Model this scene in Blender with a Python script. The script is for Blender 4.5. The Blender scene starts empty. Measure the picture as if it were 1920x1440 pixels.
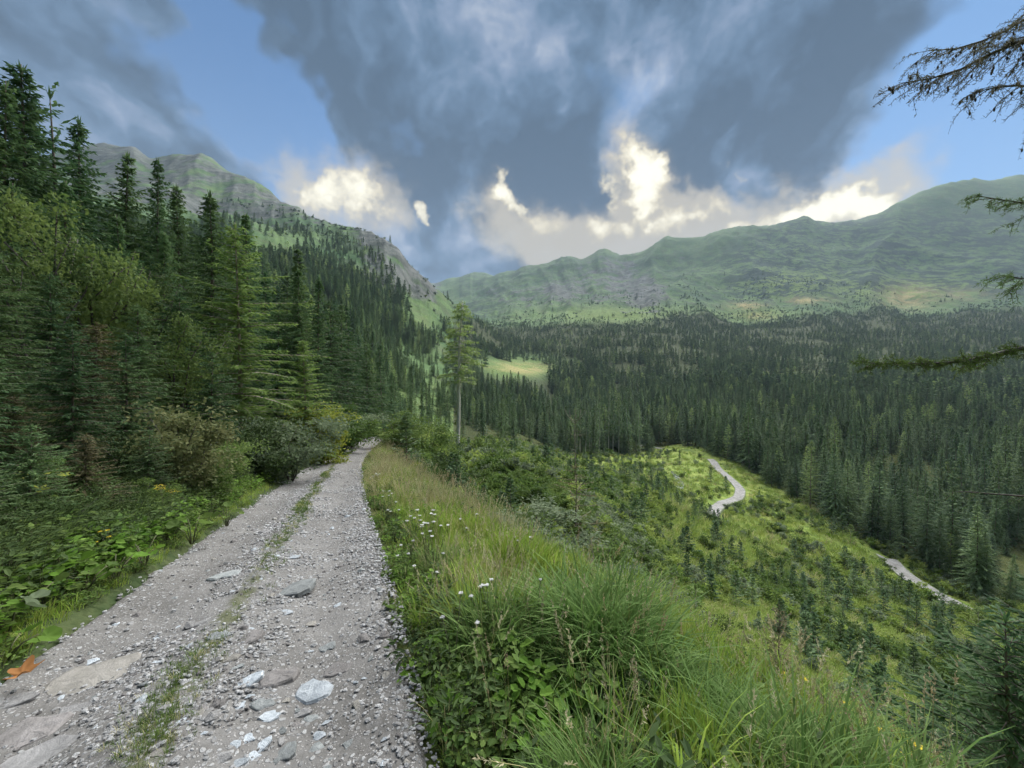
import bpy, math, random
import numpy as np
from mathutils import Vector

# ------------------------------------------------------------------ camera, render, exposure
scene = bpy.context.scene
COL = scene.collection
EXPOSURE = 2.65
FPX = 750.0                      # focal length in pixels of a 1920 wide frame
cam_data = bpy.data.cameras.new('camera')
cam_data.sensor_width = 36.0
cam_data.lens = 36.0 * FPX / 1920.0
cam_data.clip_start = 0.05
cam_data.clip_end = 20000.0
cam = bpy.data.objects.new('camera', cam_data)
COL.objects.link(cam)
cam.location = (0, 0, 0)
cam.rotation_euler = (math.radians(90), 0, 0)
scene.camera = cam
scene.view_settings.view_transform = 'Standard'
scene.view_settings.look = 'None'
scene.view_settings.exposure = EXPOSURE
scene.view_settings.gamma = 1.0
scene.view_settings.use_curve_mapping = False
scene.render.engine = 'CYCLES'
cy = scene.cycles
cy.use_denoising = True
cy.max_bounces = 6
cy.diffuse_bounces = 2
cy.glossy_bounces = 2
cy.transmission_bounces = 4
cy.volume_bounces = 0
cy.transparent_max_bounces = 4
cy.use_adaptive_sampling = True
cy.adaptive_threshold = 0.018
cy.adaptive_min_samples = 16


class NT:
    """small helper to write node graphs"""
    def __init__(self, tree):
        self.t = tree
        self.t.nodes.clear()

    def n(self, typ, ins=None, **props):
        nd = self.t.nodes.new(typ)
        for k, v in props.items():
            setattr(nd, k, v)
        for k, v in (ins or {}).items():
            self.put(nd.inputs[k], v)
        return nd

    def put(self, sock, v):
        if v is None:
            return
        if isinstance(v, bpy.types.NodeSocket):
            self.t.links.new(v, sock)
        elif isinstance(v, bpy.types.Node):
            self.t.links.new(v.outputs[0], sock)
        else:
            sock.default_value = v

    def m(self, op, a, b=None, c=None, clamp=False):
        nd = self.t.nodes.new('ShaderNodeMath')
        nd.operation = op
        nd.use_clamp = clamp
        self.put(nd.inputs[0], a)
        if b is not None:
            self.put(nd.inputs[1], b)
        if c is not None:
            self.put(nd.inputs[2], c)
        return nd.outputs[0]

    def vm(self, op, a, b=None, scale=None):
        nd = self.t.nodes.new('ShaderNodeVectorMath')
        nd.operation = op
        self.put(nd.inputs[0], a)
        if b is not None:
            self.put(nd.inputs[1], b)
        if scale is not None:
            self.put(nd.inputs['Scale'], scale)
        return nd.outputs[1] if op in ('DOT_PRODUCT', 'LENGTH', 'DISTANCE') else nd.outputs[0]

    def xyz(self, x, y, z=0.0):
        return self.n('ShaderNodeCombineXYZ', {0: x, 1: y, 2: z}).outputs[0]

    def ss(self, x, lo, hi, a=0.0, b=1.0):
        nd = self.n('ShaderNodeMapRange', {0: x, 1: lo, 2: hi, 3: a, 4: b}, interpolation_type='SMOOTHSTEP')
        return nd.outputs[0]

    def noise(self, vec, scale, detail=4.0, rough=0.55, dist=0.0, col=False, dims='3D'):
        nd = self.n('ShaderNodeTexNoise', {'Vector': vec, 'Scale': scale, 'Detail': detail, 'Roughness': rough, 'Distortion': dist},
                    noise_dimensions=dims)
        return nd.outputs[1 if col else 0]

    def mix(self, f, a, b):
        nd = self.t.nodes.new('ShaderNodeMix')
        nd.data_type = 'RGBA'
        self.put(nd.inputs[0], f)
        for s, v in ((nd.inputs[6], a), (nd.inputs[7], b)):
            if isinstance(v, (tuple, list)) and len(v) == 3:
                v = (*v, 1.0)
            self.put(s, v)
        return nd.outputs[2]

    def attr(self, name):
        return self.n('ShaderNodeAttribute', attribute_name=name).outputs['Fac']


def lin(r, g, b):
    f = lambda c: (c / 255 / 12.92) if c <= 10.3 else ((c / 255 + 0.055) / 1.055) ** 2.4
    return (f(r), f(g), f(b))


# ------------------------------------------------------------------ sky (clouds at infinity, by direction)
SUN_EL, SUN_AZ = 50.0, 34.0      # degrees; azimuth measured from +Y (view direction) towards +X
world = bpy.data.worlds.new('World')
scene.world = world
world.cycles.sampling_method = 'NONE'
world.use_nodes = True
W = NT(world.node_tree)
SKY_STRENGTH = 0.1
KS = 1.0 / (2 ** EXPOSURE) / SKY_STRENGTH


def sc(r, g, b, k=1.0):
    c = lin(r, g, b)
    return (c[0] * KS * k, c[1] * KS * k, c[2] * KS * k)


def azel(u, v):
    dx, dz = (u - 960) / FPX, (720 - v) / FPX
    return math.degrees(math.atan2(dx, 1)), math.degrees(math.atan2(dz, math.hypot(dx, 1)))


tc = W.n('ShaderNodeTexCoord')
sep = W.n('ShaderNodeSeparateXYZ', {0: tc.outputs['Generated']})
dX, dY, dZ = sep.outputs
AZ = W.m('MULTIPLY', W.m('ARCTAN2', dX, dY), 57.29578)
EL = W.m('MULTIPLY', W.m('ARCSINE', dZ), 57.29578)
zc = W.m('ADD', W.m('MAXIMUM', dZ, 0.0), 0.30)
PL = W.xyz(W.m('DIVIDE', dX, zc), W.m('DIVIDE', dY, zc), 0.0)        # cloud deck seen in perspective
warp = W.noise(PL, 1.9, 3.0, 0.55, col=True, dims='2D')
PLW = W.vm('ADD', PL, W.vm('SCALE', W.vm('SUBTRACT', warp, (0.5, 0.5, 0.5)), scale=0.55))
DIRV = tc.outputs['Generated']
wd = W.noise(DIRV, 5.0, 3.5, 0.6, col=True)
wd2 = W.vm('SUBTRACT', wd, (0.5, 0.5, 0.5))
sw = W.n('ShaderNodeSeparateXYZ', {0: wd2})
AZW = W.m('ADD', AZ, W.m('MULTIPLY', sw.outputs[0], 20.0))
ELW = W.m('ADD', EL, W.m('MULTIPLY', sw.outputs[1], 14.0))
QW = W.xyz(AZW, ELW, 0.0)


wg = W.vm('SUBTRACT', W.noise(DIRV, 12.0, 3.5, 0.6, col=True), (0.5, 0.5, 0.5))
swg = W.n('ShaderNodeSeparateXYZ', {0: wg})
QG = W.xyz(W.m('ADD', AZ, W.m('MULTIPLY', swg.outputs[0], 9.0)), W.m('ADD', EL, W.m('MULTIPLY', swg.outputs[1], 7.0)), 0.0)


def seg(p0, p1, rad, Q=None):
    """soft capsule between two sky directions: 1 on the line, 0 at rad degrees from it"""
    a = azel(*p0)
    b = azel(*p1)
    ba = (b[0] - a[0], b[1] - a[1])
    L2 = max(ba[0] ** 2 + ba[1] ** 2, 1e-4)
    pa = W.vm('SUBTRACT', Q or QW, (a[0], a[1], 0))
    h = W.m('DIVIDE', W.vm('DOT_PRODUCT', pa, (ba[0], ba[1], 0)), L2, clamp=True)
    q = W.vm('SUBTRACT', pa, W.vm('SCALE', (ba[0], ba[1], 0), scale=h))
    return W.ss(W.vm('LENGTH', q), 0.0, rad, 1.0, 0.0)


def total(items):
    out = None
    for f, w in items:
        t = W.m('MULTIPLY', f, w)
        out = t if out is None else W.m('ADD', out, t)
    return out


n_big = W.noise(W.vm('MULTIPLY', PLW, (2.6, 0.75, 1.0)), 1.3, 5.0, 0.58, dims='2D')
n_mid = W.noise(PLW, 3.4, 5.0, 0.6, dims='2D')
n_fine = W.noise(DIRV, 11.0, 4.5, 0.62)
n_wisp = W.noise(DIRV, 26.0, 4.5, 0.65)

# holes in the cloud deck
gap = total([
    (seg((340, -60), (405, 120), 6.0), 1.35),
    (seg((410, 130), (540, 240), 8.5), 1.45),
    (seg((530, 230), (620, 330), 8.5), 1.4),
    (seg((1990, 180), (1800, 300), 12.0), 1.5),
    (seg((1990, 260), (1650, 370), 7.0), 1.2),
    (seg((1930, 40), (2060, 120), 10.0), 0.9),
    (seg((1130, 130), (1200, 160), 5.0), 0.35),
    (seg((740, 230), (770, 230), 3.0), 0.35),
])
cover = W.m('ADD', W.m('SUBTRACT', 1.02, gap), W.m('MULTIPLY', W.m('SUBTRACT', W.m('ADD', W.m('MULTIPLY', n_fine, 0.7), W.m('MULTIPLY', n_mid, 0.3)), 0.5), 1.1))
cloud = W.ss(cover, 0.20, 0.92)
thin = W.ss(cover, 0.35, 1.15, 1.0, 0.0)

# tone of the cloud deck: heavy dark bands and lighter rolls
dark = total([
    (seg((500, 60), (700, 250), 13.0), 0.62),
    (seg((700, 250), (1120, 390), 10.0), 0.75),
    (seg((860, 80), (1060, 300), 12.0), 0.35),
    (seg((1780, 20), (1480, 180), 8.0), 0.7),
    (seg((1500, 170), (1290, 360), 9.5), 0.8),
    (seg((1560, 300), (1420, 380), 6.0), 0.5),
    (seg((60, 200), (420, 300), 9.0), -0.18),
])
lite = total([
    (seg((230, 20), (370, 110), 6.0), 0.42),
    (seg((1140, -20), (1190, 250), 4.5), 0.52),
    (seg((870, 20), (950, 110), 5.0), 0.16),
    (seg((1010, 110), (1060, 170), 4.0), 0.5),
    (seg((1600, 190), (1700, 170), 5.0), 0.5),
    (seg((1600, 310), (1760, 270), 5.0), 0.65),
    (seg((600, 330), (690, 420), 5.0), 0.3),
    (seg((740, 440), (1000, 480), 6.0), 0.25),
    (seg((1390, 310), (1420, 330), 3.0), 0.6),
])
bil = W.m('ABSOLUTE', W.m('SUBTRACT', W.noise(W.vm('ADD', DIRV, W.vm('SCALE', wd2, scale=0.25)), 7.0, 4.0, 0.55), 0.5))
roll = W.m('MULTIPLY', W.m('SUBTRACT', n_mid, 0.5), 1.6)
roll = W.m('ADD', roll, W.m('MULTIPLY', W.m('SUBTRACT', 0.11, bil), 2.2))
roll = W.m('ADD', roll, W.m('MULTIPLY', W.m('SUBTRACT', n_big, 0.5), 2.6))
roll = W.m('ADD', roll, W.m('MULTIPLY', W.m('SUBTRACT', n_fine, 0.5), 1.5))
roll = W.m('ADD', roll, W.m('MULTIPLY', W.m('SUBTRACT', n_wisp, 0.5), 0.6))
tone = W.m('ADD', W.m('ADD', 0.275, W.m('MULTIPLY', roll, 0.58)), W.m('SUBTRACT', W.m('MULTIPLY', lite, 0.62), W.m('MULTIPLY', dark, 0.42)))
tone = W.m('ADD', tone, W.m('MULTIPLY', thin, 0.22), clamp=True)
ramp = W.n('ShaderNodeValToRGB', {0: tone})
cr = ramp.color_ramp
cr.elements[0].position = 0.0
cr.elements[0].color = (*sc(62, 89, 116), 1)
cr.elements[1].position = 1.0
cr.elements[1].color = (*sc(186, 196, 212), 1)
for p, c in ((0.25, (78, 107, 137)), (0.45, (97, 127, 159)), (0.68, (132, 153, 183))):
    e = cr.elements.new(p)
    e.color = (*sc(*c), 1)

# open sky between the clouds
nish = W.n('ShaderNodeTexSky', sky_type='NISHITA', sun_disc=False, sun_elevation=math.radians(SUN_EL),
           sun_rotation=math.radians(SUN_AZ), altitude=1500.0, air_density=1.0, dust_density=0.6, ozone_density=1.6)
NK = 2 ** (1.75 - EXPOSURE)
blue = W.vm('MULTIPLY', nish.outputs[0], (0.235 * NK, 0.365 * NK, 0.43 * NK))
pale = W.ss(EL, 2.0, 40.0, 1.0, 0.0)
blue = W.mix(W.m('MULTIPLY', pale, 0.45), blue, sc(176, 203, 232))
skyc = W.mix(cloud, blue, ramp.outputs[0])

# breaks low above the ridge where the hidden sun comes through
glow = total([(seg(p, q, r_, QG), w) for p, q, r_, w in (
    ((600, 362), (700, 366), 3.6, 1.05),
    ((792, 388), (806, 396), 1.9, 0.95),
    ((950, 358), (966, 385), 2.7, 1.05),
    ((985, 395), (1040, 430), 2.8, 0.5),
    ((1185, 290), (1212, 340), 2.8, 1.05),
    ((1200, 330), (1225, 385), 2.6, 1.1),
    ((1150, 350), (1160, 375), 2.0, 0.6),
    ((1100, 430), (1180, 425), 2.8, 0.75),
    ((1250, 425), (1300, 405), 2.5, 0.9),
    ((1380, 428), (1520, 402), 1.9, 0.95),
    ((1510, 396), (1670, 386), 2.8, 1.25),
    ((1555, 372), (1620, 374), 2.4, 0.9),
    ((1335, 380), (1370, 385), 1.4, 0.6),
    ((1390, 312), (1412, 325), 1.5, 0.45),
)])
soft = total([(seg(p, q, r_, QG), w) for p, q, r_, w in (
    ((560, 370), (720, 375), 7.5, 0.75),
    ((930, 410), (1040, 460), 7.5, 0.85),
    ((1040, 475), (1300, 430), 7.0, 1.15),
    ((1180, 300), (1215, 400), 5.5, 0.8),
    ((1300, 430), (1660, 385), 6.0, 1.0),
    ((1600, 330), (1740, 270), 4.0, 0.30),
)])
gn = W.m('ADD', W.m('MULTIPLY', W.m('SUBTRACT', n_wisp, 0.5), 2.4), W.m('MULTIPLY', W.m('SUBTRACT', n_fine, 0.5), 1.6))
gl = W.m('ADD', glow, gn)
g0 = W.m('MULTIPLY', W.ss(W.m('ADD', soft, W.m('MULTIPLY', gn, 0.45)), 0.05, 0.95), W.ss(soft, 0.0, 0.5))
g1 = W.m('MULTIPLY', W.ss(gl, 0.1, 0.9), W.ss(glow, 0.05, 0.5))
g2 = W.m('MULTIPLY', W.ss(gl, 0.4, 1.6), W.ss(glow, 0.15, 0.8))
gh = W.ss(soft, 0.0, 1.1)
skyc = W.mix(W.m('MULTIPLY', gh, 0.24), skyc, sc(196, 184, 166))
skyc = W.mix(W.m('MULTIPLY', g0, 0.75), skyc, sc(214, 204, 184))
skyc = W.mix(W.m('MULTIPLY', g1, 0.75), skyc, sc(240, 227, 194))
skyc = W.mix(g2, skyc, sc(255, 249, 226, 1.35))
# ground colour below the horizon (never seen)
skyc = W.mix(W.ss(dZ, -0.12, -0.01, 1.0, 0.0), skyc, sc(60, 72, 70))
bg = W.n('ShaderNodeBackground', {0: skyc, 1: SKY_STRENGTH})
wo = W.n('ShaderNodeOutputWorld', {0: bg.outputs[0]})

# ------------------------------------------------------------------ the sun behind the cloud deck: wide and soft
sun_data = bpy.data.lights.new('sun', 'SUN')
sun_data.energy = 1.5
sun_data.angle = math.radians(75)
sun_data.color = (1.0, 0.99, 0.965)
sun = bpy.data.objects.new('sun', sun_data)
COL.objects.link(sun)
az, el = math.radians(SUN_AZ), math.radians(SUN_EL)
sdir = Vector((math.sin(az) * math.cos(el), math.cos(az) * math.cos(el), math.sin(el)))
sun.rotation_euler = (-sdir).to_track_quat('-Z', 'Y').to_euler()
sun.location = (0, 0, 30)

# ================================================================== numeric helpers
rng = np.random.default_rng(7)


def sstep(x, a, b):
    t = np.clip((x - a) / (b - a), 0, 1)
    return t * t * (3 - 2 * t)


def pchip(xs, ys):
    xs = np.asarray(xs, float)
    ys = np.asarray(ys, float)
    h = np.diff(xs)
    d = np.diff(ys) / h
    m = np.zeros_like(ys)
    m[0], m[-1] = d[0], d[-1]
    for i in range(1, len(xs) - 1):
        if d[i - 1] * d[i] > 0:
            w1, w2 = 2 * h[i] + h[i - 1], h[i] + 2 * h[i - 1]
            m[i] = (w1 + w2) / (w1 / d[i - 1] + w2 / d[i])

    def f(x):
        x = np.clip(np.asarray(x, float), xs[0], xs[-1])
        i = np.clip(np.searchsorted(xs, x) - 1, 0, len(xs) - 2)
        t = (x - xs[i]) / h[i]
        t2, t3 = t * t, t * t * t
        return (2 * t3 - 3 * t2 + 1) * ys[i] + (t3 - 2 * t2 + t) * h[i] * m[i] + (-2 * t3 + 3 * t2) * ys[i + 1] + (t3 - t2) * h[i] * m[i + 1]
    return f


_perm = np.random.default_rng(11).random((256, 256)) * 2 - 1


def vnoise(x, y):
    xi, yi = np.floor(x).astype(int), np.floor(y).astype(int)
    fx, fy = x - xi, y - yi
    fx = fx * fx * fx * (fx * (fx * 6 - 15) + 10)
    fy = fy * fy * fy * (fy * (fy * 6 - 15) + 10)
    g = lambda a, b: _perm[a % 256, b % 256]
    return (g(xi, yi) * (1 - fx) + g(xi + 1, yi) * fx) * (1 - fy) + (g(xi, yi + 1) * (1 - fx) + g(xi + 1, yi + 1) * fx) * fy


def fbm(x, y, oct=5, gain=0.5):
    s, a, t = 0, 1.0, 0
    for o in range(oct):
        s = s + a * vnoise(x * 2 ** o + 17.3 * o, y * 2 ** o + 5.1 * o)
        t += a
        a *= gain
    return s / t


def ridged(x, y, oct=5, gain=0.55):
    s, a, t = 0, 1.0, 0
    for o in range(oct):
        s = s + a * (1 - np.abs(vnoise(x * 2 ** o + 7.7 * o, y * 2 ** o + 31.1 * o)) * 2)
        t += a
        a *= gain
    return s / t


# ================================================================== lie of the land
# For a fan of bearings: how high the land stands at which distance. A bearing is given as the tangent
# column (960 + 750 * x / y), the height as the matching row (720 - 750 * z / y) of the survey sketch.
PROFILES = {
    -500: [(5, 780), (10, 690), (20, 600), (40, 520), (80, 450), (200, 380), (400, 340), (1500, 300), (2600, 420)],
    0: [(5, 835), (10, 765), (20, 690), (40, 610), (80, 530), (200, 430), (400, 380), (700, 350), (1200, 330), (1500, 320), (2600, 450)],
    120: [(6, 850), (12, 780), (25, 700), (50, 620), (100, 540), (220, 440), (400, 390), (650, 360), (1100, 310), (1450, 285), (1700, 320), (2600, 480)],
    195: [(8, 840), (15, 780), (30, 700), (60, 620), (120, 540), (250, 450), (400, 402), (600, 372), (1000, 318), (1400, 266), (1600, 300), (2600, 480)],
    245: [(8, 850), (15, 790), (30, 712), (60, 632), (120, 550), (250, 462), (400, 414), (600, 382), (1000, 322), (1380, 272), (1600, 310), (2600, 480)],
    285: [(8, 860), (15, 797), (30, 722), (60, 645), (120, 560), (250, 474), (400, 424), (600, 390), (1000, 332), (1350, 299), (1600, 330), (2600, 480)],
    320: [(9, 865), (15, 805), (30, 730), (60, 655), (120, 572), (250, 490), (400, 435), (600, 395), (1000, 335), (1330, 297), (1600, 330), (2600, 490)],
    370: [(10, 872), (15, 822), (30, 745), (60, 672), (120, 590), (250, 508), (400, 448), (580, 405), (700, 410), (1000, 335), (1300, 296), (1600, 340), (2600, 490)],
    430: [(10, 884), (15, 838), (30, 760), (60, 690), (120, 612), (250, 528), (400, 462), (560, 412), (700, 415), (1000, 350), (1250, 322), (1600, 370), (2600, 500)],
    500: [(10, 895), (15, 850), (30, 778), (60, 708), (120, 635), (250, 550), (400, 482), (560, 425), (700, 420), (950, 365), (1150, 350), (1500, 400), (2600, 500)],
    560: [(12, 893), (20, 832), (30, 795), (60, 725), (120, 652), (250, 570), (400, 500), (600, 440), (800, 400), (950, 381), (1200, 430), (2600, 510)],
    620: [(12, 905), (20, 850), (30, 818), (60, 760), (100, 715), (200, 635), (350, 550), (500, 495), (700, 432), (820, 410), (1000, 450), (1500, 490), (2800, 520)],
    680: [(12, 905), (20, 866), (30, 842), (45, 818), (60, 795), (100, 748), (200, 665), (350, 578), (500, 515), (680, 447), (760, 426), (900, 470), (1500, 520), (2900, 530)],
    730: [(10, 905), (20, 862), (30, 845), (50, 825), (80, 795), (120, 762), (200, 702), (320, 640), (450, 575), (600, 500), (700, 461), (850, 520), (1500, 560), (3000, 535)],
    780: [(8, 915), (15, 876), (30, 850), (50, 834), (80, 808), (120, 778), (200, 728), (320, 672), (450, 610), (560, 565), (680, 505), (800, 545), (1500, 580), (3000, 534)],
    820: [(8, 930), (15, 886), (30, 856), (50, 842), (80, 820), (120, 792), (200, 745), (320, 690), (450, 640), (600, 585), (700, 548), (820, 575), (1500, 590), (2300, 560), (3100, 529), (3800, 580)],
    865: [(8, 948), (15, 897), (30, 866), (60, 850), (90, 836), (130, 808), (200, 765), (320, 712), (450, 672), (600, 622), (720, 580), (830, 592), (1100, 598), (1500, 586), (2200, 555), (3050, 514), (3800, 580)],
    900: [(8, 962), (15, 910), (30, 872), (60, 853), (90, 840), (130, 815), (200, 780), (320, 725), (430, 690), (600, 645), (750, 608), (1000, 603), (1500, 585), (2200, 550), (3000, 506), (3800, 580)],
    955: [(8, 988), (15, 932), (30, 886), (50, 864), (80, 846), (120, 828), (180, 800), (260, 766), (400, 706), (540, 680), (800, 638), (1100, 604), (1600, 570), (2200, 535), (2800, 508), (3600, 580)],
    1000: [(8, 1010), (14, 962), (28, 905), (48, 880), (75, 858), (110, 842), (170, 822), (260, 782), (400, 718), (540, 690), (800, 640), (1100, 605), (1600, 565), (2150, 528), (2700, 490), (3600, 580)],
    1040: [(8, 1040), (12, 1000), (25, 938), (45, 900), (70, 876), (100, 862), (140, 848), (200, 829), (300, 788), (450, 728), (700, 652), (1000, 607), (1500, 562), (2050, 522), (2600, 479), (3500, 580)],
    1090: [(8, 1070), (12, 1032), (25, 964), (45, 920), (70, 893), (100, 876), (140, 857), (200, 832), (300, 788), (450, 728), (700, 648), (1000, 604), (1500, 560), (2050, 520), (2580, 483), (3500, 580)],
    1140: [(8, 1100), (12, 1062), (25, 985), (45, 937), (70, 905), (100, 887), (140, 863), (200, 834), (280, 795), (420, 735), (700, 644), (1000, 601), (1450, 560), (2020, 513), (2550, 468), (3500, 580)],
    1180: [(8, 1125), (12, 1085), (25, 1004), (45, 952), (70, 913), (100, 893), (140, 867), (200, 836), (260, 802), (400, 737), (700, 642), (1000, 600), (1400, 562), (2000, 510), (2500, 471), (3500, 580)],
    1225: [(8, 1155), (12, 1112), (25, 1028), (45, 968), (70, 924), (100, 900), (140, 868), (200, 836), (260, 800), (400, 735), (700, 640), (1000, 598), (1400, 556), (2000, 500), (2480, 452), (3400, 560)],
    1300: [(7, 1225), (10, 1185), (25, 1095), (45, 1022), (70, 962), (100, 914), (140, 868), (200, 826), (280, 782), (450, 712), (800, 624), (1100, 590), (1500, 545), (2000, 490), (2440, 437), (3400, 560)],
    1390: [(6, 1320), (10, 1250), (25, 1160), (45, 1082), (65, 1020), (85, 965), (105, 928), (150, 862), (200, 818), (300, 766), (500, 698), (900, 615), (1200, 588), (1900, 488), (2380, 430), (3400, 560)],
    1460: [(6, 1375), (10, 1300), (25, 1198), (45, 1112), (62, 1052), (82, 985), (105, 938), (150, 868), (220, 805), (300, 766), (500, 694), (900, 613), (1200, 584), (1900, 477), (2340, 418), (3300, 560)],
    1512: [(6, 1410), (10, 1335), (25, 1225), (45, 1132), (60, 1068), (80, 1000), (105, 945), (150, 872), (250, 786), (500, 690), (900, 612), (1200, 580), (1900, 470), (2300, 406), (3300, 560)],
    1545: [(6, 1425), (10, 1350), (25, 1240), (45, 1145), (60, 1082), (80, 1008), (105, 950), (150, 874), (250, 786), (500, 690), (900, 611), (1200, 578), (1900, 470), (2300, 413), (3300, 560)],
    1610: [(6, 1455), (11, 1375), (25, 1272), (42, 1185), (57, 1120), (75, 1045), (98, 982), (140, 898), (250, 786), (500, 686), (900, 608), (1250, 565), (1900, 460), (2300, 407), (3300, 560)],
    1700: [(6, 1490), (12, 1405), (25, 1312), (40, 1222), (55, 1150), (70, 1094), (90, 1022), (120, 948), (160, 876), (250, 787), (500, 682), (900, 605), (1300, 556), (1900, 440), (2300, 375), (3300, 560)],
    1770: [(6, 1520), (12, 1428), (25, 1330), (40, 1240), (55, 1165), (72, 1100), (92, 1030), (125, 945), (165, 872), (250, 788), (500, 682), (900, 603), (1300, 550), (1900, 430), (2330, 348), (3300, 560)],
    1850: [(6, 1550), (12, 1450), (25, 1352), (40, 1258), (55, 1180), (75, 1098), (95, 1030), (130, 940), (170, 868), (250, 790), (500, 681), (900, 601), (1300, 545), (1900, 422), (2370, 336), (3300, 560)],
    1920: [(6, 1580), (12, 1470), (25, 1372), (40, 1275), (55, 1192), (75, 1104), (100, 1018), (150, 895), (250, 792), (500, 681), (900, 600), (1300, 540), (1900, 415), (2400, 316), (3300, 560)],
    2600: [(6, 1780), (12, 1650), (25, 1510), (40, 1380), (55, 1280), (75, 1160), (100, 1050), (150, 925), (250, 802), (500, 680), (900, 590), (1300, 520), (1900, 390), (2400, 250), (3300, 560)],
}
_us = np.array(sorted(PROFILES))
LY0, LY1, NLY = math.log(2.0), math.log(4500.0), 420
_ly = np.linspace(LY0, LY1, NLY)
_tab = []
for _u in _us:
    _p = PROFILES[int(_u)]
    _x = [math.log(a) for a, b in _p] + [math.log(4600.0)]
    _y = [b for a, b in _p] + [690]
    _tab.append(pchip(_x, _y)(_ly))
_tab = np.array(_tab)
PHI_MAX = math.radians(65.0)
NPH = 900
_phis = np.linspace(-PHI_MAX, PHI_MAX, NPH)
_pc = 960 + FPX * np.tan(_phis)
TAB = np.stack([pchip(_us, _tab[:, k])(_pc) for k in range(NLY)], 1)


def _lookup(phi, y):
    a = (np.clip(phi, -PHI_MAX, PHI_MAX) + PHI_MAX) / (2 * PHI_MAX) * (NPH - 1)
    b = (np.log(np.clip(y, 2.0, 4500)) - LY0) / (LY1 - LY0) * (NLY - 1)
    i = np.clip(a.astype(int), 0, NPH - 2)
    j = np.clip(b.astype(int), 0, NLY - 2)
    fa, fb = a - i, b - j
    return (TAB[i, j] * (1 - fa) + TAB[i + 1, j] * fa) * (1 - fb) + (TAB[i, j + 1] * (1 - fa) + TAB[i + 1, j + 1] * fa) * fb


def far_height(x, y):
    phi = np.arctan2(x, y)
    r = np.hypot(x, y)
    pc = np.clip(phi, -PHI_MAX, PHI_MAX)
    ye = np.maximum(r * np.cos(pc), 0.5)
    z1 = (720 - _lookup(pc, ye)) / FPX * ye
    z2 = (720 - _lookup(-pc, ye)) / FPX * ye
    t = np.clip((np.abs(phi) - PHI_MAX) / (math.pi - PHI_MAX), 0, 1) * 0.5
    return z1 * (1 - t) + z2 * t


# the gravel track: centre line x(y) and height z(y)
RXY = [(-60, 22.5, 3.2), (-30, 11.4, 1.05), (-5, 1.12, -1.2), (0, -0.88, -1.53), (2.36, -1.84, -1.70), (3.78, -2.40, -1.86), (6.46, -3.52, -2.24),
       (12.3, -5.85, -2.97), (20, -8.62, -3.85), (30, -11.6, -4.85), (42, -14.75, -5.95), (55, -19.6, -7.1), (75, -30, -8.6)]
road_x = pchip([p[0] for p in RXY], [p[1] for p in RXY])
road_z = pchip([p[0] for p in RXY], [p[2] for p in RXY])
HALF = 1.14
_cs = pchip([-60, -12, -6, -3.2, -2.2, -1.5, -1.1, 1.1, 1.5, 2.3, 3.0, 3.8, 7, 20, 60], [24, 5.4, 2.2, 0.72, 0.30, 0.06, -0.02, -0.02, -0.02, -0.10, -0.32, -0.85, -3.5, -13.5, -38])


def road_s(x, y):
    e = 0.05
    d = (road_x(y + e) - road_x(y - e)) / (2 * e)
    return (x - road_x(y)) / np.sqrt(1 + d * d)


def height(x, y, relief=True):
    x = np.asarray(x, float)
    y = np.asarray(y, float)
    r = np.hypot(x, y)
    s = road_s(x, y)
    near = road_z(y) + _cs(s)
    far = far_height(x, y)
    if relief:
        amp = sstep(r, 60, 700)
        n = fbm(x / 90, y / 90, 5) * 3.0 * sstep(r, 40, 250)
        g = ridged(x / 420 + 0.3 * fbm(x / 300, y / 300, 3), y / 420, 6, 0.55) - 0.45
        ph_ = np.arctan2(x, y)
        gl_ = ridged(ph_ * 10 + 0.35 * fbm(x / 500, y / 500, 2), r / 1300, 4, 0.45) - 0.4
        gs_ = ridged(ph_ * 36 + 0.4 * fbm(x / 120, y / 120, 3), r / 300, 4, 0.6) - 0.4
        far = far + n + g * amp * np.clip((r - 350) * 0.016, 0, 24)
        mt = sstep(r, 900, 1500) + 0.8 * sstep(r, 420, 620) * (ph_ < -0.1) * (1 - sstep(r, 900, 1500))
        far = far + mt * (gl_ * 36 + gs_ * 6) * np.where(ph_ < -0.1, 0.6, 1.0)
        far = far + fbm(x / 9, y / 9, 4) * 0.5 * sstep(r, 15, 60)
    w_near = 1 - sstep(r, 7, 19)
    w_road = (1 - sstep(np.where(s > 0, s, -s * 1.25), 4.0, 12.0)) * (1 - sstep(y, 46, 66)) * sstep(y, -58, -50)
    w = np.maximum(w_near, w_road)
    z = far * (1 - w) + near * w
    if relief:
        z = z + (fbm(x * 0.9, y * 0.9, 4) * 0.10 + fbm(x * 0.25, y * 0.25, 3) * 0.18) * sstep(np.abs(s), HALF + 0.1, HALF + 1.6) * (1 - sstep(r, 60, 120))
    return z


def hz(x, y):
    return float(height(np.array([x]), np.array([y]))[0])


def pos(u, y):
    """ground point on bearing u at depth y"""
    x = (u - 960) / FPX * y
    return x, y, hz(x, y)


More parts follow.
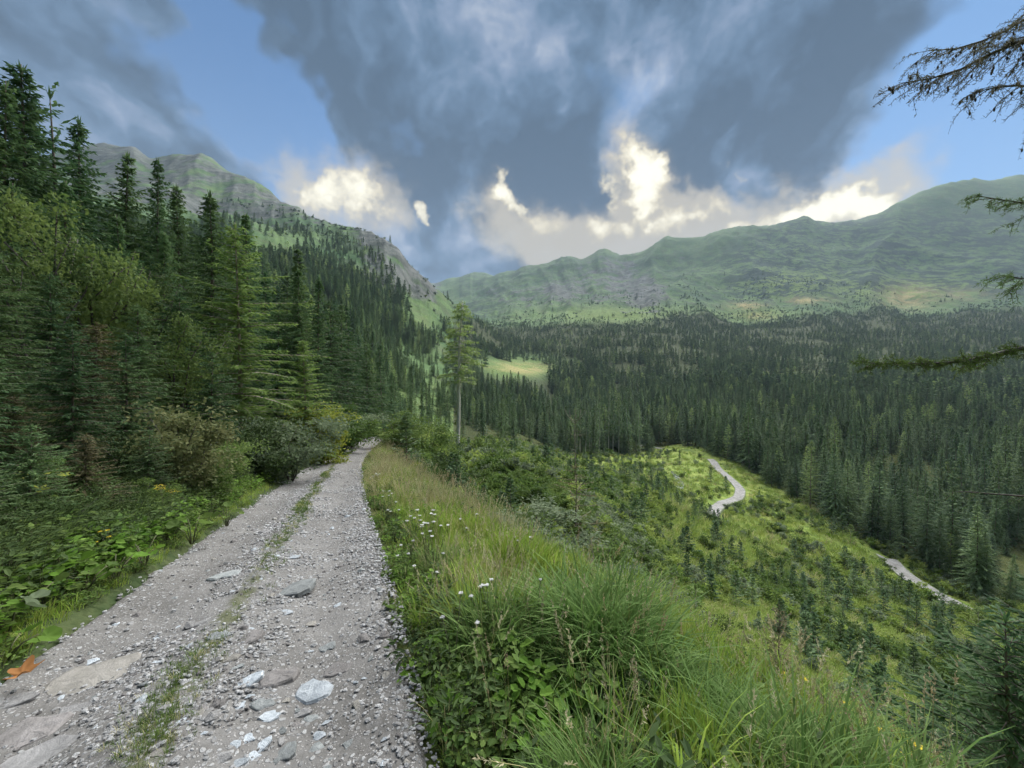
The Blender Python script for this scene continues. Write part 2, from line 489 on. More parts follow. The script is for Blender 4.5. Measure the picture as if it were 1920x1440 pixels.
# ================================================================== mesh helpers
def mesh_np(name, verts, faces, mats=(), mat_idx=None, smooth=False):
    """verts (n,3); faces: (m,3) or (m,4) int array"""
    verts = np.asarray(verts, np.float32)
    faces = np.asarray(faces, np.int32)
    me = bpy.data.meshes.new(name)
    k = faces.shape[1]
    me.vertices.add(len(verts))
    me.vertices.foreach_set('co', verts.ravel())
    me.loops.add(faces.size)
    me.loops.foreach_set('vertex_index', faces.ravel())
    me.polygons.add(len(faces))
    me.polygons.foreach_set('loop_start', np.arange(0, faces.size, k, dtype=np.int32))
    me.polygons.foreach_set('loop_total', np.full(len(faces), k, np.int32))
    if mat_idx is not None:
        me.polygons.foreach_set('material_index', np.asarray(mat_idx, np.int32))
    me.polygons.foreach_set('use_smooth', np.full(len(faces), smooth))
    for m in mats:
        me.materials.append(m)
    me.update(calc_edges=True)
    return me


def link(name, me, parent=None, loc=None, rot=None, scale=None):
    o = bpy.data.objects.new(name, me)
    COL.objects.link(o)
    if parent is not None:
        o.parent = parent
    if loc is not None:
        o.location = loc
    if rot is not None:
        o.rotation_euler = rot
    if scale is not None:
        o.scale = (scale,) * 3 if np.isscalar(scale) else scale
    return o


def tag(o, label=None, cat=None, group=None, kind=None):
    if label:
        o['label'] = label
    if cat:
        o['category'] = cat
    if group:
        o['group'] = group
    if kind:
        o['kind'] = kind
    return o


class Geo:
    """collects triangles"""
    def __init__(self):
        self.v, self.f, self.mi, self.n = [], [], [], 0

    def add(self, v, f, mi=0):
        v = np.asarray(v, float).reshape(-1, 3)
        f = np.asarray(f, int).reshape(-1, 3)
        self.v.append(v)
        self.f.append(f + self.n)
        self.mi.append(np.full(len(f), mi))
        self.n += len(v)

    def tube(self, pts, rad, n=6, mi=0):
        pts = np.asarray(pts, float)
        rad = np.asarray(rad, float)
        k = len(pts)
        tan = np.gradient(pts, axis=0)
        tan /= np.linalg.norm(tan, axis=1, keepdims=True) + 1e-9
        ref = np.where(np.abs(tan[:, 2:3]) > 0.9, np.array([[1.0, 0, 0]]), np.array([[0, 0, 1.0]]))
        a = np.cross(tan, ref)
        a /= np.linalg.norm(a, axis=1, keepdims=True) + 1e-9
        b = np.cross(tan, a)
        th = np.linspace(0, 2 * math.pi, n, endpoint=False)
        v = pts[:, None] + rad[:, None, None] * (a[:, None] * np.cos(th)[None, :, None] + b[:, None] * np.sin(th)[None, :, None])
        i = np.arange(k - 1)[:, None] * n + np.arange(n)[None]
        j = np.arange(k - 1)[:, None] * n + (np.arange(n)[None] + 1) % n
        f = np.concatenate([np.stack([i, j, j + n], -1).reshape(-1, 3), np.stack([i, j + n, i + n], -1).reshape(-1, 3)])
        v = np.concatenate([v.reshape(-1, 3), pts[:1], pts[-1:]])
        q = np.arange(n)
        c0 = np.stack([np.full(n, k * n), (q + 1) % n, q], -1)
        c1 = np.stack([np.full(n, k * n + 1), (k - 1) * n + q, (k - 1) * n + (q + 1) % n], -1)
        self.add(v, np.concatenate([f, c0, c1]), mi)

    def round_leaves(self, base, d, side, L, Wd, mi=0, fold=0.0):
        """pointed oval leaf of four triangles, folded along the midrib"""
        base, d, side = (np.asarray(q, float) for q in (base, d, side))
        m = len(base)
        L = np.broadcast_to(np.asarray(L, float), (m,))[:, None]
        Wd = np.broadcast_to(np.asarray(Wd, float), (m,))[:, None]
        nrm = np.cross(d, side)
        e = lambda f, w: base + d * L * f + side * Wd * w + nrm * (fold * np.abs(w) * 2 - 0.10 * f * f) * Wd
        v = np.stack([e(0, 0), e(0.22, 0.40), e(0.60, 0.44), e(1, 0), e(0.60, -0.44), e(0.22, -0.40), e(0.55, 0)], 1).reshape(-1, 3)
        i = np.arange(m) * 7
        tri = [(0, 1, 6), (1, 2, 6), (2, 3, 6), (3, 4, 6), (4, 5, 6), (5, 0, 6)]
        self.add(v, np.concatenate([np.stack([i + a, i + b, i + c], -1) for a, b, c in tri]), mi)

    def leaves(self, base, d, side, L, Wd, mi=0, fold=0.0, wide=0.45):
        """rhombic leaf from base along d, width along side; all (m,3) and (m,)"""
        base, d, side = (np.asarray(q, float) for q in (base, d, side))
        m = len(base)
        L = np.broadcast_to(np.asarray(L, float), (m,))[:, None]
        Wd = np.broadcast_to(np.asarray(Wd, float), (m,))[:, None]
        nrm = np.cross(d, side)
        mid = base + d * L * wide + nrm * fold * Wd
        v = np.stack([base, mid + side * Wd * 0.5, base + d * L, mid - side * Wd * 0.5], 1).reshape(-1, 3)
        i = np.arange(m) * 4
        f = np.concatenate([np.stack([i, i + 1, i + 2], -1), np.stack([i, i + 2, i + 3], -1)])
        self.add(v, f, mi)

    def mesh(self, name, mats, smooth=False):
        return mesh_np(name, np.concatenate(self.v), np.concatenate(self.f), mats, np.concatenate(self.mi), smooth)


def unit(v):
    return v / (np.linalg.norm(v, axis=-1, keepdims=True) + 1e-9)


# ================================================================== materials
MATS = {}


def new_mat(name):
    m = bpy.data.materials.new(name)
    m.use_nodes = True
    MATS[name] = m
    return m, NT(m.node_tree)


def foliage(name, c1, c2, transl=0.35, rough=0.7, inst=0.5, spec=0.14):
    """leaf material: colour varies leaf by leaf, plant by plant and in soft patches"""
    m, N = new_mat(name)
    geo = N.n('ShaderNodeNewGeometry')
    oi = N.n('ShaderNodeObjectInfo')
    pn = N.noise(geo.outputs['Position'], 0.9, 3.0)
    f = N.m('ADD', N.m('MULTIPLY', geo.outputs['Random Per Island'], 0.55), N.m('MULTIPLY', N.m('SUBTRACT', pn, 0.5), 1.1))
    f = N.m('ADD', f, N.m('MULTIPLY', N.m('SUBTRACT', oi.outputs['Random'], 0.5), inst))
    f = N.m('ADD', f, 0.22, clamp=True)
    col = N.mix(f, c1, c2)
    val = N.m('ADD', 0.78, N.m('MULTIPLY', N.m('FRACT', N.m('MULTIPLY', oi.outputs['Random'], 7.31)), 0.44))
    col = N.vm('SCALE', col, scale=val)
    p = N.n('ShaderNodeBsdfPrincipled', {'Base Color': col, 'Roughness': rough, 'Specular IOR Level': spec})
    t = N.n('ShaderNodeBsdfTranslucent', {0: col})
    mx = N.n('ShaderNodeMixShader', {0: transl, 1: p.outputs[0], 2: t.outputs[0]})
    N.n('ShaderNodeOutputMaterial', {0: mx.outputs[0]})
    return m


def bark(name, c1, c2, scale=14.0):
    m, N = new_mat(name)
    tcn = N.n('ShaderNodeTexCoord')
    v = N.vm('MULTIPLY', tcn.outputs['Object'], (1, 1, 0.25))
    n = N.noise(v, scale, 6.0, 0.65)
    col = N.mix(N.ss(n, 0.3, 0.7), c1, c2)
    b = N.n('ShaderNodeBump', {'Strength': 0.6, 'Distance': 0.02, 'Height': n})
    p = N.n('ShaderNodeBsdfPrincipled', {'Base Color': col, 'Roughness': 0.85, 'Normal': b.outputs[0]})
    N.n('ShaderNodeOutputMaterial', {0: p.outputs[0]})
    return m


foliage('spruce', (0.046, 0.104, 0.044), (0.135, 0.205, 0.075), 0.36)
foliage('spruce_dry', (0.075, 0.075, 0.036), (0.190, 0.165, 0.080), 0.30)
foliage('spruce_far', (0.054, 0.110, 0.050), (0.165, 0.235, 0.100), 0.34, inst=1.0)
foliage('larch', (0.140, 0.240, 0.065), (0.280, 0.370, 0.105), 0.55)
foliage('larch_far', (0.190, 0.280, 0.090), (0.310, 0.390, 0.140), 0.55)
foliage('leaf_green', (0.055, 0.110, 0.022), (0.160, 0.225, 0.055), 0.40)
foliage('leaf_olive', (0.060, 0.115, 0.028), (0.165, 0.220, 0.062), 0.42)
foliage('leaf_grey', (0.105, 0.150, 0.080), (0.240, 0.285, 0.165), 0.40)
foliage('leaf_brown', (0.070, 0.100, 0.036), (0.160, 0.165, 0.068), 0.38)
foliage('leaf_dark', (0.030, 0.056, 0.018), (0.080, 0.120, 0.036), 0.30)
foliage('leaf_bright', (0.090, 0.190, 0.022), (0.180, 0.290, 0.050), 0.42)
foliage('leaf_yellow', (0.180, 0.228, 0.026), (0.312, 0.324, 0.060), 0.40)
foliage('grass', (0.145, 0.255, 0.032), (0.320, 0.410, 0.082), 0.42, inst=0.9)
foliage('grass_blue', (0.085, 0.175, 0.035), (0.190, 0.270, 0.085), 0.36)
foliage('grass_yellow', (0.200, 0.270, 0.040), (0.360, 0.400, 0.100), 0.40)
foliage('grass_dry', (0.300, 0.300, 0.120), (0.520, 0.470, 0.240), 0.38)
foliage('seed_tan', (0.36, 0.33, 0.19), (0.58, 0.52, 0.34), 0.3)
foliage('seed_rust', (0.34, 0.26, 0.15), (0.48, 0.39, 0.24), 0.3)
foliage('meadow', (0.150, 0.230, 0.042), (0.300, 0.360, 0.090), 0.40, inst=0.9)
foliage('scrub_far', (0.050, 0.094, 0.048), (0.105, 0.155, 0.075), 0.25, inst=0.8)
foliage('petal_white', (0.52, 0.52, 0.50), (0.70, 0.69, 0.67), 0.2)
foliage('petal_yellow', (0.620, 0.460, 0.020), (0.800, 0.620, 0.050), 0.2)
foliage('leaf_autumn', (0.20, 0.085, 0.028), (0.33, 0.160, 0.055), 0.15)
bark('bark_spruce', (0.055, 0.042, 0.032), (0.150, 0.120, 0.095))
bark('bark_larch', (0.120, 0.095, 0.075), (0.330, 0.280, 0.230))
bark('bark_pale', (0.34, 0.31, 0.27), (0.62, 0.58, 0.52))
bark('bark_dark', (0.030, 0.024, 0.020), (0.085, 0.070, 0.060))
bark('twig_green', (0.070, 0.080, 0.035), (0.130, 0.130, 0.060))

# ground
m, N = new_mat('ground')
geo = N.n('ShaderNodeNewGeometry')
P = geo.outputs['Position']
a_rock, a_scrub, a_mead, a_soil, a_pale = (N.attr(k) for k in ('rock', 'scrub', 'mead', 'soil', 'pale'))
nA = N.noise(P, 0.010, 9.0, 0.62)
nB = N.noise(P, 0.035, 9.0, 0.65)
nC = N.noise(P, 0.35, 7.0, 0.65)
nD = N.noise(P, 4.0, 6.0, 0.65)
grass_c = N.mix(N.ss(nA, 0.35, 0.65), (0.052, 0.108, 0.040), (0.104, 0.168, 0.060))
grass_c = N.mix(N.m('MULTIPLY', N.ss(nB, 0.45, 0.7), 0.6), grass_c, (0.115, 0.122, 0.062))
mead_c = N.mix(N.ss(nC, 0.35, 0.65), (0.135, 0.205, 0.038), (0.285, 0.325, 0.085))
mead_c = N.mix(N.ss(N.noise(P, 0.12, 6.0, 0.6), 0.5, 0.68), mead_c, (0.095, 0.140, 0.030))
c = N.mix(a_mead, grass_c, mead_c)
sm = N.m('MULTIPLY', a_scrub, N.ss(N.m('ADD', nB, N.m('MULTIPLY', N.m('SUBTRACT', nC, 0.5), 0.35)), 0.47, 0.56))
nS = N.noise(N.vm('MULTIPLY', P, (1, 1, 2.2)), 0.0075, 9.0, 0.66, 0.8)
sm2 = N.m('MULTIPLY', a_scrub, N.ss(nS, 0.50, 0.57))
c = N.mix(N.m('MAXIMUM', sm, sm2), c, (0.026, 0.048, 0.036))
nR = N.noise(N.vm('MULTIPLY', P, (1, 1, 0.3)), 0.014, 10.0, 0.62)
rk = N.ss(N.m('ADD', N.m('MULTIPLY', a_rock, 0.75), N.m('MULTIPLY', N.m('SUBTRACT', nR, 0.5), 2.6)), 0.42, 0.70)
nR2 = N.noise(N.vm('MULTIPLY', P, (1, 1, 0.3)), 0.05, 8.0, 0.66)
rock_c = N.mix(N.ss(nR2, 0.34, 0.70), (0.050, 0.053, 0.053), (0.165, 0.164, 0.162))
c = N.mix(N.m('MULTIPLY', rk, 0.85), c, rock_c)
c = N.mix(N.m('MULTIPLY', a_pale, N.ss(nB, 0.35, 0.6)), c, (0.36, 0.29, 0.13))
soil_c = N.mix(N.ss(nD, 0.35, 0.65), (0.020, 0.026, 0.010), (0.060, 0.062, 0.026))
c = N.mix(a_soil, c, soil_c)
far_b = N.n('ShaderNodeBump', {'Strength': 0.8, 'Distance': 5.0, 'Height': N.m('ADD', nB, N.m('MULTIPLY', nR2, 0.6))})
near_b = N.n('ShaderNodeBump', {'Strength': 0.7, 'Distance': 0.25, 'Height': N.m('ADD', nC, N.m('MULTIPLY', nD, 0.3)), 'Normal': far_b.outputs[0]})
p = N.n('ShaderNodeBsdfPrincipled', {'Base Color': c, 'Roughness': 0.95, 'Specular IOR Level': 0.1, 'Normal': near_b.outputs[0]})
N.n('ShaderNodeOutputMaterial', {0: p.outputs[0]})

# gravel track
m, N = new_mat('gravel_track')
geo = N.n('ShaderNodeNewGeometry')
P = geo.outputs['Position']
P2 = N.vm('ADD', P, N.vm('SCALE', N.vm('SUBTRACT', N.noise(P, 6.0, 3.0, col=True), (0.380, 0.380, 0.380)), scale=0.06))
n1 = N.noise(P, 1.1, 6.0, 0.6)
n2 = N.noise(P, 22.0, 6.0, 0.7)
n3 = N.noise(P, 120.0, 3.0, 0.6)
dirt = N.mix(N.ss(n1, 0.35, 0.65), (0.104, 0.098, 0.090), (0.165, 0.158, 0.148))
dirt = N.mix(N.m('MULTIPLY', N.ss(n2, 0.4, 0.7), 0.6), dirt, (0.194, 0.187, 0.179))
v1 = N.n('ShaderNodeTexVoronoi', {'Vector': P2, 'Scale': 30.0, 'Randomness': 1.0})
v2 = N.n('ShaderNodeTexVoronoi', {'Vector': P2, 'Scale': 75.0, 'Randomness': 1.0})
s1 = N.n('ShaderNodeSeparateColor', {0: v1.outputs['Color']})
s2 = N.n('ShaderNodeSeparateColor', {0: v2.outputs['Color']})
k1 = N.m('MULTIPLY', N.ss(v1.outputs['Distance'], 0.28, 0.40, 1.0, 0.0), N.ss(s1.outputs[0], 0.40, 0.48))
k2 = N.m('MULTIPLY', N.ss(v2.outputs['Distance'], 0.30, 0.42, 1.0, 0.0), N.ss(s2.outputs[0], 0.30, 0.40))
pc1 = N.mix(s1.outputs[1], (0.152, 0.148, 0.144), (0.380, 0.380, 0.372))
pc2 = N.mix(s2.outputs[1], (0.137, 0.125, 0.114), (0.418, 0.403, 0.388))
c = N.mix(N.m('MULTIPLY', k2, 0.8), dirt, pc2)
c = N.mix(N.m('MULTIPLY', k1, 0.85), c, pc1)
gr = N.attr('green')
c = N.mix(N.m('MULTIPLY', N.ss(N.m('ADD', gr, N.m('MULTIPLY', N.m('SUBTRACT', N.noise(P, 5.0, 6.0, 0.7), 0.5), 1.3)), 0.42, 0.75), 0.8), c, (0.080, 0.087, 0.034))
hgt = N.m('ADD', N.m('ADD', N.m('MULTIPLY', k1, 0.7), N.m('MULTIPLY', k2, 0.4)), N.m('ADD', N.m('MULTIPLY', n2, 0.6), N.m('MULTIPLY', n3, 0.3)))
b = N.n('ShaderNodeBump', {'Strength': 0.7, 'Distance': 0.012, 'Height': hgt})
p = N.n('ShaderNodeBsdfPrincipled', {'Base Color': c, 'Roughness': 0.92, 'Specular IOR Level': 0.2, 'Normal': b.outputs[0]})
N.n('ShaderNodeOutputMaterial', {0: p.outputs[0]})


def stone_mat(name, c1, c2):
    m, N = new_mat(name)
    tcn = N.n('ShaderNodeTexCoord')
    oi = N.n('ShaderNodeObjectInfo')
    P = N.vm('ADD', tcn.outputs['Object'], N.vm('SCALE', (13.0, 7.0, 3.0), scale=oi.outputs['Random']))
    n1 = N.noise(N.vm('MULTIPLY', P, (1, 1, 2.5)), 2.6, 8.0, 0.7, 0.6)
    n2 = N.noise(P, 11.0, 6.0, 0.7)
    c = N.mix(N.ss(n1, 0.32, 0.68), c1, c2)
    c = N.mix(N.m('MULTIPLY', N.ss(n2, 0.5, 0.72), 0.45), c, tuple(q * 0.55 for q in c1))
    val = N.m('ADD', 0.72, N.m('MULTIPLY', oi.outputs['Random'], 0.55))
    c = N.vm('SCALE', c, scale=val)
    b = N.n('ShaderNodeBump', {'Strength': 0.7, 'Distance': 0.02, 'Height': N.m('ADD', n1, N.m('MULTIPLY', n2, 0.5))})
    p = N.n('ShaderNodeBsdfPrincipled', {'Base Color': c, 'Roughness': 0.8, 'Normal': b.outputs[0]})
    N.n('ShaderNodeOutputMaterial', {0: p.outputs[0]})
    return m


stone_mat('stone_pale', (0.274, 0.304, 0.327), (0.471, 0.502, 0.524))
stone_mat('stone_grey', (0.152, 0.148, 0.144), (0.274, 0.266, 0.258))
stone_mat('stone_brown', (0.122, 0.112, 0.105), (0.205, 0.190, 0.181))
stone_mat('stone_tan', (0.175, 0.163, 0.141), (0.281, 0.262, 0.232))
stone_mat('stone_green', (0.152, 0.163, 0.160), (0.251, 0.262, 0.255))
stone_mat('pebble', (0.258, 0.255, 0.251), (0.471, 0.464, 0.456))

m, N = new_mat('track_far')
geo = N.n('ShaderNodeNewGeometry')
n1 = N.noise(geo.outputs['Position'], 0.8, 6.0, 0.65)
c = N.mix(N.ss(n1, 0.35, 0.65), (0.170, 0.162, 0.148), (0.285, 0.275, 0.258))
gk = N.ss(N.m('ADD', N.attr('green'), N.m('MULTIPLY', N.m('SUBTRACT', N.noise(geo.outputs['Position'], 1.7, 5.0, 0.7), 0.5), 1.5)), 0.45, 0.70)
c = N.mix(N.m('MULTIPLY', gk, 0.85), c, (0.110, 0.150, 0.045))
p = N.n('ShaderNodeBsdfPrincipled', {'Base Color': c, 'Roughness': 0.95})
N.n('ShaderNodeOutputMaterial', {0: p.outputs[0]})

m, N = new_mat('stream_water')
geo = N.n('ShaderNodeNewGeometry')
n1 = N.noise(geo.outputs['Position'], 1.6, 6.0, 0.7)
c = N.mix(N.ss(n1, 0.48, 0.62), (0.06, 0.075, 0.075), (0.75, 0.77, 0.78))
b = N.n('ShaderNodeBump', {'Strength': 0.5, 'Distance': 0.1, 'Height': n1})
p = N.n('ShaderNodeBsdfPrincipled', {'Base Color': c, 'Roughness': 0.15, 'IOR': 1.33, 'Normal': b.outputs[0]})
N.n('ShaderNodeOutputMaterial', {0: p.outputs[0]})

# ================================================================== ground sheet
def col_of(x, y):
    return 960 + FPX * x / np.maximum(y, 1e-3)


def row_of(y, z):
    return 720 - FPX * z / np.maximum(y, 1e-3)


def blob(u, v, cu, cv, ru, rv):
    return np.exp(-(((u - cu) / ru) ** 2 + ((v - cv) / rv) ** 2))


f_lower = pchip([840, 870, 930, 1000, 1050, 1100, 1200, 1260, 1310, 1345, 1400, 1450, 1500, 1560, 1640, 1700, 1790, 1920, 2600],
                [88, 92, 118, 122, 138, 150, 176, 196, 176, 158, 138, 118, 104, 92, 84, 82, 72, 66, 62])
f_upper = pchip([640, 760, 800, 830, 870, 940, 1000, 1100, 1200, 1250, 1300, 1400, 1500, 1620, 1750, 1920, 2600],
                [680, 640, 600, 620, 700, 1050, 1080, 1030, 1040, 1120, 1230, 1200, 1160, 1280, 1180, 1250, 1400])


def land_masks(x, y, z):
    """what the land is covered with, by place"""
    r = np.hypot(x, y)
    front = y > 1.0
    u = np.where(front, col_of(x, y), np.where(x > 0, 2600, -500))
    v = np.where(front, row_of(y, z), 700)
    far = sstep(r, 450, 700)
    left = 1 - sstep(u, 790, 850)
    rock = far * left * sstep(r, 620, 1000) * 0.80
    rock = rock + far * left * sstep(u, 640, 700) * (1 - sstep(np.abs(r - 760), 120, 260)) * 0.75
    for cu, cv, ru, rv, a in ((1060, 545, 60, 28, 1.0), (1160, 520, 40, 50, 1.0), (1215, 550, 34, 30, 1.5), (970, 560, 60, 20, 0.6),
                              (1090, 500, 80, 20, 0.35), (1290, 490, 25, 18, 0.45), (900, 540, 50, 18, 0.35), (240, 290, 80, 40, 0.4)):
        rock = rock + far * blob(u, v, cu, cv, ru, rv) * a
    rock = rock + sstep(r, 380, 520) * (blob(u, v, 770, 520, 55, 45) * 0.9 + blob(u, v, 700, 520, 40, 40) * 0.6)
    rock = np.clip(rock, 0, 1)
    right = sstep(u, 1180, 1450)
    scrub = far * right * (0.95 * sstep(u, 1300, 1500) * (1 - sstep(np.abs(v - 480), 60, 110)) + 0.9 * blob(u, v, 1560, 470, 150, 25))
    scrub = scrub + far * (u > 860) * (u < 1500) * 0.55 * sstep(v, 440, 500) * (1 - sstep(v, 560, 590))
    scrub = np.clip(scrub + far * left * 0.55 * sstep(v, 380, 430) + far * blob(u, v, 890, 585, 60, 16) * 0.8, 0, 1)
    mead = (1 - sstep(r, 230, 320)) * sstep(u, 640, 760)
    for cu, cv, ru, rv, a in ((970, 690, 75, 16, 1.0), (785, 600, 45, 50, 1.0), (520, 460, 55, 25, 0.6), (1150, 590, 180, 18, 0.5),
                              (1700, 545, 120, 25, 0.7), (1480, 530, 90, 25, 0.55), (1420, 590, 60, 14, 0.6)):
        mead = mead + blob(u, v, cu, cv, ru, rv) * a * sstep(r, 200, 320)
    mead = mead * np.where(u < 900, 1 - 0.75 * sstep(r, 60, 130), 1.0) * np.where((u > 880) & (u < 1060) & (r > 300), 0.55, 1.0)
    pale = 0 * r
    for cu, cv, ru, rv, a in ((1700, 558, 45, 20, 0.9), (1400, 573, 32, 6, 1.0), (1515, 563, 38, 6, 1.0), (1420, 592, 30, 6, 0.7), (975, 692, 60, 10, 0.75),
                              (1800, 552, 60, 12, 0.4)):
        pale = pale + blob(u, v, cu, cv, ru, rv) * a * sstep(r, 300, 420)
    s = road_s(x, y)
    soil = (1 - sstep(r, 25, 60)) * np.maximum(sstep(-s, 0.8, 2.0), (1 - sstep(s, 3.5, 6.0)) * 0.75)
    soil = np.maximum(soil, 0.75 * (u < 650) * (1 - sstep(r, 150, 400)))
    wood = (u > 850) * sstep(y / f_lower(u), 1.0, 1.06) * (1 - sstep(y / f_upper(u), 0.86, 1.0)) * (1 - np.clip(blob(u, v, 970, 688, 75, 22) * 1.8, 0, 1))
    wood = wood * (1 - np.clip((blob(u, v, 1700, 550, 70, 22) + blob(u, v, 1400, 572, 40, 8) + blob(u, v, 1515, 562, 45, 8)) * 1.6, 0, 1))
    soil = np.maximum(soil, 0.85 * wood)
    return rock, scrub, np.clip(mead, 0, 1), np.clip(soil, 0, 1), np.clip(pale, 0, 1)


def build_ground():
    fr = np.linspace(-math.radians(64), math.radians(64), 800)
    bk = np.linspace(math.radians(64), 2 * math.pi - math.radians(64), 72)[1:-1]
    ph = np.concatenate([fr, bk])
    lg = lambda a, b, k: np.exp(np.linspace(math.log(a), math.log(b), k, endpoint=False))
    rr = np.concatenate([lg(0.35, 20, 120), lg(20, 450, 130), lg(450, 2700, 250), lg(2700, 4300, 16), [4300.0]])
    R, PH = np.meshgrid(rr, ph, indexing='ij')
    X, Y = R * np.sin(PH), R * np.cos(PH)
    Z = height(X.ravel(), Y.ravel()).reshape(X.shape)
    s = road_s(X, Y)
    Z = Z - 0.10 * (1 - sstep(np.abs(s), HALF - 0.15, HALF + 0.02)) * (Y < 70)
    nr, npn = X.shape
    v = np.stack([X, Y, Z], -1).reshape(-1, 3)
    v = np.concatenate([v, [[0, 0, float(hz(0, 0)) - 0.1]]])
    i = np.arange(nr - 1)[:, None] * npn + np.arange(npn)[None]
    j = np.arange(nr - 1)[:, None] * npn + (np.arange(npn)[None] + 1) % npn
    f = np.stack([i, i + npn, j + npn, j], -1).reshape(-1, 4)
    # close the tiny hole under the camera with a fan (as degenerate quads would show, use own mesh below)
    me = mesh_np('ground', v[:-1], f, [MATS['ground']], smooth=True)
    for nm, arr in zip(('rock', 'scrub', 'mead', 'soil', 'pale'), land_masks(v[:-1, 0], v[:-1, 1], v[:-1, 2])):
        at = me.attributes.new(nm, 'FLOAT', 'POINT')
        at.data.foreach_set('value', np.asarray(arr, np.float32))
    o = link('ground', me)
    tag(o, 'alpine valley ground rising to grassy and rocky ridges', None, None, 'structure')
    return Z.min(), Z.max()


Z_LOW, Z_HIGH = build_ground()


def ribbon(name, cx, cy, half, mat, label, lift=0.2, nw=10, parent=None):
    cx, cy = np.asarray(cx, float), np.asarray(cy, float)
    tx, ty = np.gradient(cx), np.gradient(cy)
    L = np.hypot(tx, ty)
    nx, ny = ty / L, -tx / L
    q = np.linspace(-1, 1, nw + 1)
    half = np.broadcast_to(half, cx.shape)
    wob = 1 + 0.05 * fbm(np.arange(len(cx)) * 0.21, np.arange(len(cx)) * 0.0 + 3.3, 3)
    X = cx[:, None] + nx[:, None] * q[None] * (half * wob)[:, None]
    Y = cy[:, None] + ny[:, None] * q[None] * (half * wob)[:, None]
    zc = height(cx, cy)
    k = np.ones(9) / 9
    zc = np.convolve(np.pad(zc, 4, mode='edge'), k, 'valid')
    Z = np.maximum(height(X.ravel(), Y.ravel()).reshape(X.shape), zc[:, None]) + lift
    n, w = X.shape
    v = np.stack([X, Y, Z], -1).reshape(-1, 3)
    # skirt so that the edge meets the ground
    i = np.arange(n - 1)[:, None] * w + np.arange(w - 1)[None]
    f = np.stack([i, i + 1, i + w + 1, i + w], -1).reshape(-1, 4)
    e0, e1 = v.reshape(n, w, 3)[:, 0].copy(), v.reshape(n, w, 3)[:, -1].copy()
    e0[:, 2] -= lift + 0.6
    e1[:, 2] -= lift + 0.6
    b = len(v)
    v = np.concatenate([v, e0, e1])
    a = np.arange(n - 1)
    f = np.concatenate([f, np.stack([a * w, a * w + w, b + a + 1, b + a], -1), np.stack([a * w + w - 1, b + n + a, b + n + a + 1, a * w + 2 * w - 1], -1)])
    me = mesh_np(name, v, f, [MATS[mat]], smooth=True)
    gv = np.concatenate([np.tile(0.75 * sstep(np.abs(q), 0.6, 1.0) + 0.35 * np.exp(-(q / 0.18) ** 2), n), np.ones(2 * n)])
    me.attributes.new('green', 'FLOAT', 'POINT').data.foreach_set('value', gv.astype(np.float32))
    o = link(name, me)
    tag(o, label, None, None, 'structure')
    return o


def path_uy(pts, n=90):
    t = np.arange(len(pts))
    q = np.linspace(0, len(pts) - 1, n)
    u = pchip(t, [p[0] for p in pts])(q)
    y = np.exp(pchip(t, [math.log(p[1]) for p in pts])(q))
    return (u - 960) / FPX * y, y


# lower forest road: a glimpse at the forest edge, the bend over the valley floor, and a stretch further right
_x, _y = path_uy([(1192, 206), (1215, 202), (1245, 196)], 30)
ribbon('lower_road', _x, _y, 1.3, 'track_far', 'tiny glimpse of gravel road at the forest edge', 0.22)
_x, _y = path_uy([(1331, 152), (1338, 146), (1346, 134), (1368, 120), (1388, 108), (1385, 100), (1364, 92), (1347, 85), (1339, 79), (1336, 75)], 130)
ribbon('lower_road', _x, _y, np.linspace(1.45, 1.0, 130), 'track_far', 'pale gravel road winding over the valley floor', 0.22)
_x, _y = path_uy([(1662, 79), (1672, 77), (1700, 72.5), (1735, 69), (1762, 66.5), (1785, 64.5), (1800, 63)], 60)
ribbon('lower_road', _x, _y, 1.75, 'track_far', 'short pale stretch of gravel road by the dark forest', 0.22)
_x, _y = path_uy([(1262, 122), (1268, 113), (1273, 106), (1277, 98), (1274, 92)], 50)
ribbon('stream', _x, _y, 0.7, 'stream_water', 'narrow white mountain stream in the valley meadow', 0.25)


